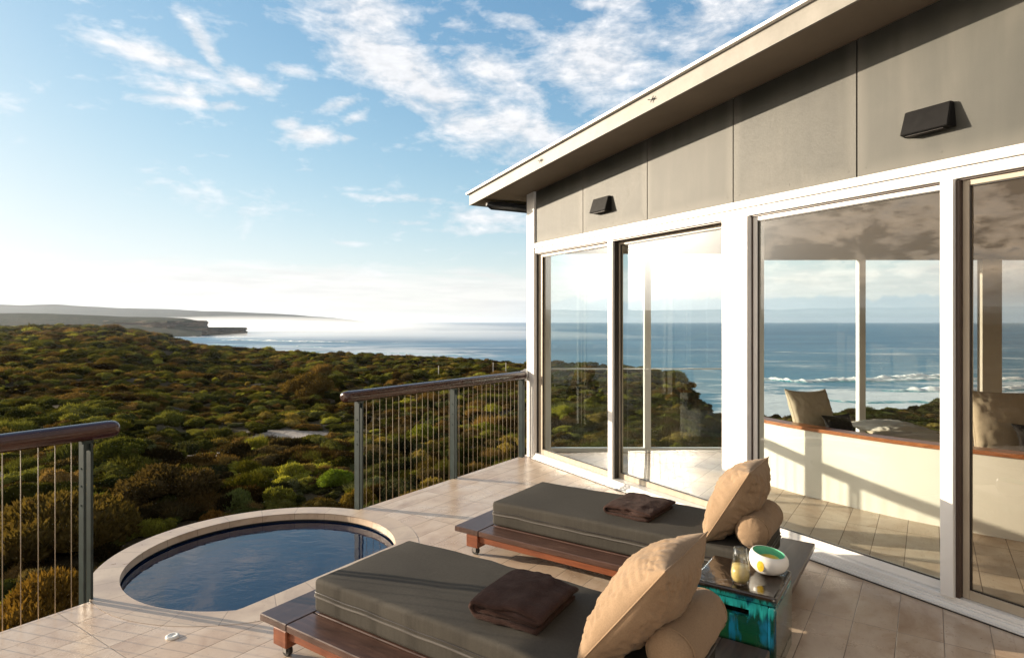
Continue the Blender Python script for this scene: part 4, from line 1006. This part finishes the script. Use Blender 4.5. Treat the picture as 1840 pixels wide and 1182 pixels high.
# ================================================================== loungers
def rounded_slab(m, x0, x1, y0, y1, z0, z1, r=.03, seed=0., crown=.008, nx=40, ny=18, wob=.004):
    """mattress: box with soft edges and slightly uneven faces, as one closed grid (superellipse cross sections)"""
    cx, cy, cz = (x0 + x1) / 2, (y0 + y1) / 2, (z0 + z1) / 2; hx, hy, hz = (x1 - x0) / 2, (y1 - y0) / 2, (z1 - z0) / 2
    bm2 = bmesh.new(); bmesh.ops.create_cube(bm2, size=2)
    for v in bm2.verts: v.co = Vector((v.co.x * hx, v.co.y * hy, v.co.z * hz))
    bmesh.ops.bevel(bm2, geom=list(bm2.edges), offset=r, segments=5, affect='EDGES', profile=.55)
    bmesh.ops.subdivide_edges(bm2, edges=[e for e in bm2.edges if e.calc_length() > .15], cuts=14, use_grid_fill=True)
    for v in bm2.verts:
        c = v.co.copy(); q = mnoise.fractal(Vector((c.x * 5, c.y * 5 + seed, c.z * 9)), .8, 2, 4)
        v.co += Vector((0, (1 if c.y > 0 else -1) * wob * q * 1.5, wob * q + crown * (1 - (c.x / hx) ** 2) * (1 if c.z > 0 else 0)))
        v.co += Vector((cx, cy, cz))
    me_ = bpy.data.meshes.new('tmp'); bm2.to_mesh(me_); bm2.free(); m.bm.from_mesh(me_); bpy.data.meshes.remove(me_)
def make_lounger(n0, e0, label, seed):
    """foot end at local x=0, near long side at y=0"""
    root = empty('sun_lounger', tuple(W(n0, e0, 0)), RZ, label, 'sun lounger', 'low timber sun loungers on the deck')
    LN, WD, ZT_ = 2.13, 1.04, .18; zb = ZT_ - .036
    mb = MB(); mb.box(0, .205, 0, WD, zb, ZT_, .004, 1); mb.build('end_board', M['crosswood'], root)
    mb = MB(); mb.box(LN - .20, LN, 0, WD, zb, ZT_, .004, 1); mb.build('end_board', M['crosswood'], root)
    ys = [.0, .152, .162]; k = 0
    for y0, y1 in [(.0, .150), (.158, .33), (.336, .51), (.516, .69), (.696, .87), (.876, WD)]:
        mb = MB(); mb.box(.208, LN - .203, y0, y1, zb, ZT_ - .001, .004, 1); mb.build('slat', M['deckwood'], root)
    for y in (.02, WD - .055):
        mb = MB(); mb.box(.10, LN - .06, y, y + .035, zb - .048, zb - .001, .003, 1); mb.build('side_rail', M['redwood'], root)
    for x in (.10, LN - .20):
        for y in (.004, WD - .094):
            mb = MB(); mb.box(x, x + .10, y, y + .09, .058, zb - .0015, .005, 1); lg = mb.build('leg', M['redwood'], root)
            mb = MB(); cx, cy = x + .05, y + .045
            mb.tube([(cx, cy - .012, .026), (cx, cy + .012, .026)], .026, 20); c_ = mb.build('castor_wheel', M['rubber'], lg)
            mb = MB(); mb.tube([(cx, cy - .015, .026), (cx, cy + .015, .026)], .010, 12); mb.box(cx - .014, cx + .014, cy - .019, cy - .015, .02, .058); mb.box(cx - .014, cx + .014, cy + .015, cy + .019, .02, .058); mb.box(cx - .02, cx + .02, cy - .02, cy + .02, .053, .0575)
            mb.build('castor_fork', M['chrome'], lg)
    mb = MB(); x0, x1, y0, y1 = .21, LN - .165, .155, .82
    rounded_slab(mb, x0, x1, y0, y1, ZT_ + .002, .345, .024, seed)
    mt = mb.build('mattress', M['mattress'], root, smooth=True)
    mb = MB(); zz = .262; r = .024; P = []
    for (cx, cy, a0) in ((x0 + r, y0 + r, 180), (x1 - r, y0 + r, 270), (x1 - r, y1 - r, 0), (x0 + r, y1 - r, 90)):
        for k in range(6): a = R(a0 + k * 18); P.append((cx + (r + .003) * math.cos(a), cy + (r + .003) * math.sin(a), zz))
    Q = []
    for i in range(len(P)):
        a = Vector(P[i]); b = Vector(P[(i + 1) % len(P)]); k = max(1, int((b - a).length / .05))
        for j in range(k):
            p = a.lerp(b, j / k); q = mnoise.noise(Vector((p.x * 6, p.y * 6, seed))); Q.append(p + Vector((0, 0, .006 * q)))
    mb.tube(Q + [Q[0]], .0055, 8, caps=False); mb.build('piping', M['piping'], mt)
    mb = MB(); mb.tube([q + Vector((0, 0, .020)) for q in Q] + [Q[0] + Vector((0, 0, .020))], .003, 6, caps=False); mb.build('zip', M['gasket'], mt)
    return root
make_lounger(-2.70, 1.775, 'low timber sun lounger with grey mattress nearest the camera, beside the pool', 1.)
make_lounger(-2.735, 3.30, 'low timber sun lounger with grey mattress farther back, in front of the glass doors', 6.)

def pillow_on(n_b, n_t, e0, e1, z0, z1, T_, seed, label):
    """leaning pillow: foot edge at n_b,z0, top edge at n_t,z1, from e0 to e1"""
    L_ = e1 - e0; H_ = math.hypot(n_t - n_b, z1 - z0); tilt = math.atan2(n_t - n_b, z1 - z0)
    o = pillow_mesh('pillow', M['linen'], L_, H_, T_, seed, pinch=.03, wr=.013, nseg=90, power=.50, ear=.02)
    from mathutils import Matrix
    # local x -> e, local -y -> outward toward the foot, z leaning toward +n
    o.rotation_mode = 'QUATERNION'
    q = Matrix.Rotation(RZ + R(90), 4, 'Z') @ Matrix.Rotation(tilt, 4, 'X')
    # after +90 about z: local x -> e axis, local y -> -n axis; lean toward +n = toward -y
    o.rotation_quaternion = q.to_quaternion(); o.location = W(n_b, (e0 + e1) / 2, z0)
    return tag(o, label, 'pillow', 'big tan linen pillows on the loungers')
pillow_on(-1.06, -.81, 3.48, 3.95, .350, .775, .25, 2.3, 'large tan linen pillow leaning at the head of the back lounger')
pillow_on(-1.06, -.725, 1.965, 2.42, .350, .770, .25, 6.1, 'large tan linen pillow leaning at the head of the near lounger')
def bolster(n, e0, e1, r, z, label, seed, tw=0.):
    mb = MB(); P = []; rr = []; Ln = e1 - e0
    prof = [(0, .02), (.002, .25), (.006, .5), (.014, .72), (.028, .88), (.05, .97), (.08, 1.)]
    xs = [p[0] for p in prof] + list(np.linspace(.10, Ln - .10, 30)) + [Ln - p[0] for p in prof[::-1]]
    rs = [p[1] for p in prof] + [1 + .02 * mnoise.noise(Vector((x * 9, seed, 0))) for x in np.linspace(.10, Ln - .10, 30)] + [p[1] for p in prof[::-1]]
    mb.tube([(0, x, 0) for x in xs], [r * k for k in rs], 40)
    for v in mb.bm.verts:
        c = v.co; a = math.atan2(c.z, c.x); rad = math.hypot(c.x, c.z)
        if rad > .2 * r:
            endf = math.exp(-min(c.y, Ln - c.y) * 16)
            q = .0055 * mnoise.fractal(Vector((a * 1.5, c.y * 7, seed)), .8, 2, 4) + .003 * math.sin(a * 15 + seed) * endf
            v.co.x *= 1 + q / rad; v.co.z *= 1 + q / rad
    o = mb.build('bolster', M['linen']); o.location = W(n, e0, z); o.rotation_euler = (0, 0, RZ + tw)
    mb = MB(); 
    for y in (.045, Ln - .045): mb.tube([(math.cos(a) * r * .965, y, math.sin(a) * r * .965) for a in np.linspace(0, 2 * math.pi, 33)], .003, 6, caps=False)
    mb.build('piping', M['linen'], o)
    return tag(o, label, 'bolster', 'tan linen bolsters behind the pillows')
bolster(-.81, 3.50, 3.97, .092, .437, 'tan cylindrical bolster behind the pillow of the back lounger', 3.)
bolster(-.75, 2.04, 2.52, .092, .437, 'tan cylindrical bolster behind the pillow of the near lounger', 8.)

def towel(n0, n1, e0, e1, z, h, label, seed, rz=0.):
    """a bath towel folded over itself: one thick ribbon of cloth following an S inside an outer wrap"""
    LX = n1 - n0; LY = e1 - e0; th = h / 4.15; X = LX / 2
    path = []
    def line(x0, x1, zz, k=16):
        for t in np.linspace(0, 1, k): path.append((x0 + (x1 - x0) * t, zz))
    def turn(cx, z0, z1, side, k=8):
        r_ = (z1 - z0) / 2
        for t in np.linspace(0, math.pi, k + 2)[1:-1]: path.append((cx + side * abs(r_) * math.sin(t), z0 + r_ - r_ * math.cos(t)))
    z1_, z2_, z3_, z4_ = th * .5, th * 1.52, th * 2.56, th * 3.6
    line(X * .86, -X * .80, z2_); turn(-X * .80, z2_, z3_, -1); line(-X * .80, X - th * .55, z3_); turn(X - th * .55, z3_, z4_, 1)
    line(X - th * .55, -X + th * 1.6, z4_, 22); turn(-X + th * 1.6, z4_, z1_, -1, 12); line(-X + th * 1.6, X * .92, z1_)
    mb = MB(); n = len(path); rows = []
    for i, (x, zz) in enumerate(path):
        a = path[max(i - 1, 0)]; b = path[min(i + 1, n - 1)]; dx, dz = b[0] - a[0], b[1] - a[1]; l = math.hypot(dx, dz) or 1; nx_, nz_ = -dz / l, dx / l
        s_ = i / n; hw = th * .47; row = []
        yl = -LY / 2 * (1 + .035 * mnoise.noise(Vector((s_ * 9, seed, 0))) - .05 * (1 if 38 < i < 60 else 0) - .07 * (i < 34)); yr = LY / 2 * (1 + .03 * mnoise.noise(Vector((s_ * 9, seed, 7))))
        ysn = 26
        loop = []
        for t in np.linspace(0, 1, ysn): loop.append((yl + hw * .9 + (yr - yl - 1.8 * hw) * t, 1.))
        for t in np.linspace(0, math.pi, 6)[1:-1]: loop.append((yr - hw * .9 + hw * .9 * math.sin(t), math.cos(t)))
        for t in np.linspace(1, 0, ysn): loop.append((yl + hw * .9 + (yr - yl - 1.8 * hw) * t, -1.))
        for t in np.linspace(0, math.pi, 6)[1:-1]: loop.append((yl + hw * .9 - hw * .9 * math.sin(t), -math.cos(t)))
        loop.append(loop[0])
        for y, sd in loop:
            q = mnoise.fractal(Vector((x * 6 + seed, y * 6, zz * 8)), .8, 2, 4); q2 = mnoise.fractal(Vector((x * 22 + seed, y * 22, zz * 30)), .8, 2, 3)
            up = min(1., zz / (h * .9))
            dome = 1 - .30 * max(0, abs(y) / (LY / 2) - .55) ** 1.5 * 2.2 * up - .25 * max(0, x / X - .4) * up
            row.append((x + nx_ * hw * sd + .010 * q * up, y + .004 * q2 + .006 * q, max(.0005, (zz + nz_ * hw * sd) * dome + .010 * q * up ** 2 + .0018 * q2)))
        rows.append(row)
    V = mb.grid(rows)
    mb.bm.faces.new(V[0][:-1]); mb.bm.faces.new(V[-1][:-1][::-1])
    bmesh.ops.remove_doubles(mb.bm, verts=mb.bm.verts, dist=.0002)
    o = mb.build('towel', M['towel'], smooth=True); o.location = W((n0 + n1) / 2, (e0 + e1) / 2, z); o.rotation_euler = (0, 0, RZ + rz)
    return tag(o, label, 'towel', 'folded brown towels on the mattresses')
towel(-1.62, -1.29, 2.05, 2.43, .351, .098, 'dark brown folded bath towel on the near lounger mattress', 2., R(4))
towel(-1.74, -1.42, 3.62, 4.02, .351, .072, 'dark brown folded bath towel on the back lounger mattress', 7., R(-3))

# ------------------------------------------------------------------ ceramic side table with glass and bowl
n0, n1, e0, e1 = -.945, -.562, 2.905, 3.285
tb = empty('side_table', tuple(W((n0 + n1) / 2, (e0 + e1) / 2, 0)), RZ, 'cube shaped green and turquoise drip glazed ceramic side table between the lounger heads', 'side table')
hx, hy, HT = (n1 - n0) / 2, (e1 - e0) / 2, .37
mb = MB(); mb.box(-hx, hx, -hy, hy, HT - .045, HT, .014, 3); mb.build('top', M['glaze'], tb)
for sx_, nm in ((-1, 'side_panel'), (1, 'side_panel')):
    mb = MB(); x0 = sx_ * hx; x1 = sx_ * (hx - .035); mb.box(min(x0, x1), max(x0, x1), -hy, hy, 0, HT - .0455, .010, 3); mb.build(nm, M['glaze'], tb)
def fp(m, y0, y1):
    zs0, zs1 = .255, .290; a, b = -hx + .0355, hx - .0355; s0, s1 = -.115, .075
    m.box(a, b, y0, y1, .095, zs0); m.box(a, b, y0, y1, zs1, HT - .046); m.box(a, s0, y0, y1, zs0 + .0003, zs1 - .0003); m.box(s1, b, y0, y1, zs0 + .0003, zs1 - .0003)
for y0, y1 in ((-hy + .004, -hy + .034), (hy - .034, hy - .004)):
    mb = MB(); fp(mb, y0, y1); mb.build('front_panel', M['glaze'], tb)
# tumbler
gl = empty('drinking_glass', tuple(W(-.735, 2.985, HT + .002)), 0, 'clear stemless glass of pale yellow juice on the side table', 'glass')
mb = MB(); mb.lathe([(0, 0), (.030, 0), (.037, .006), (.043, .03), (.044, .05), (.040, .085), (.033, .125), (.030, .165), (.0285, .166), (.0275, .164), (.031, .125), (.038, .085), (.042, .05), (.041, .03), (.035, .012), (0, .010)], 40); mb.build('glass_body', M['tumbler'], gl)
mb = MB(); mb.lathe([(0, .011), (.034, .0125), (.0405, .03), (.0415, .05), (.0378, .083), (.0, .083)], 40); mb.build('juice', M['juice'], gl)
# egg shaped bowl
bw = empty('bowl', tuple(W(-.650, 3.185, HT + .002)), 0, 'white egg shaped ceramic bowl with mint green inside on the side table', 'bowl')
mb = MB(); outer = [(0, .0), (.035, .001), (.062, .012), (.082, .035), (.089, .06), (.087, .080), (.082, .092), (.075, .101), (.071, .101)]
inner_ = [(.071, .101), (.074, .095), (.080, .080), (.081, .06), (.075, .038), (.055, .018), (0, .010)]
def tiltpts(mb_):
    for v in mb_.bm.verts:
        z = v.co.z; k = max(0, (z - .03) / .085)
        v.co.x += .0; v.co.z += k * (v.co.y * .10 + v.co.x * -.14)
        v.co.x *= 1.03
mb.lathe(outer, 48); tiltpts(mb); bd = mb.build('bowl_body', M['ceramic'], bw)
mb = MB(); mb.lathe(inner_, 48); tiltpts(mb); mb.build('lining', M['mint'], bw)
mb = MB(); mb.lathe([(0, .04), (.03, .041), (.060, .048), (.064, .058), (.045, .076), (.02, .084), (0, .086)], 32); mb.build('filling', M['yellow'], bw)
mb = MB()
prof = [(math.cos(a) * .017, math.sin(a) * .026) for a in np.linspace(0, 2 * math.pi, 25)[:-1]]
dirv = Vector((-.72, -.69, 0)).normalized(); sd_ = Vector((-dirv.y, dirv.x, 0))
rim = []
for u_, v_ in prof:
    ang = u_ / .089; d = dirv * math.cos(ang) + sd_ * math.sin(ang)
    zz = .056 + v_; rr = .0895 - (v_ / .05) ** 2 * .010
    rim.append(Vector((d.x * rr * 1.03, d.y * rr, zz)))
cen = Vector((dirv.x * .0905 * 1.03, dirv.y * .0905, .056))
cv = mb.bm.verts.new(cen); rv = [mb.bm.verts.new(p) for p in rim]
for i in range(len(rv)): mb.bm.faces.new([cv, rv[i], rv[(i + 1) % len(rv)]])
mb.build('oval_inset', M['yellow'], bw)

# ------------------------------------------------------------------ haze and sea mist
USE_HAZE = True
if USE_HAZE:
    m, nt, out = material('air_haze')
    pv = nt.new('ShaderNodeVolumePrincipled'); nt.put(pv.inputs['Color'], (.78, .87, 1.)); nt.put(pv.inputs['Density'], .00004); nt.put(pv.inputs['Anisotropy'], .35)
    nt.l.new(pv.outputs[0], out.inputs['Volume'])
    mb = MB(); mb.box(-20500, 20500, -20500, 20500, -42, 120); mb.build('haze', m, kind='stuff')
    m, nt, out = material('sea_mist')
    pv = nt.new('ShaderNodeVolumePrincipled'); nt.put(pv.inputs['Color'], (.95, .96, .98)); nt.put(pv.inputs['Density'], .0040); nt.put(pv.inputs['Anisotropy'], .45)
    nt.l.new(pv.outputs[0], out.inputs['Volume'])
    def mist(x, y, rx, ry, rz, z, dens, rot, label):
        m2 = m.copy(); m2.name = 'sea_mist'
        for n_ in m2.node_tree.nodes:
            if n_.type == 'PRINCIPLED_VOLUME': n_.inputs['Density'].default_value = dens
        mb = MB(); bmesh.ops.create_icosphere(mb.bm, subdivisions=4, radius=1)
        for v in mb.bm.verts: k = 1 + .16 * mnoise.noise(v.co * 2.3 + Vector((x, y, 0)) * .01); v.co = Vector((v.co.x * rx * k, v.co.y * ry * k, v.co.z * rz * k))
        o = mb.build('sea_mist', m2); o.location = (x, y, z); o.rotation_euler = (0, 0, R(rot)); tag(o, label, 'mist', kind='stuff')
    mist(-820, 2000, 560, 330, 30, SEA + 6, .0016, -10, 'white spray mist rising on the water just behind the headland')
    mist(-380, 1750, 520, 360, 22, SEA + 4, .0009, -15, 'white spray over the bay to the right of the headland')
    mist(-150, 1150, 420, 260, 12, SEA + 1, .0017, 0, 'thin spray drifting over the middle of the bay')
    mist(-1250, 2900, 1000, 650, 46, SEA + 8, .0008, 0, 'pale mist bank over the far water in front of the long ridge')
    mist(-500, 2500, 800, 500, 24, SEA + 4, .0003, 0, 'faint mist on the water below the end of the long ridge')
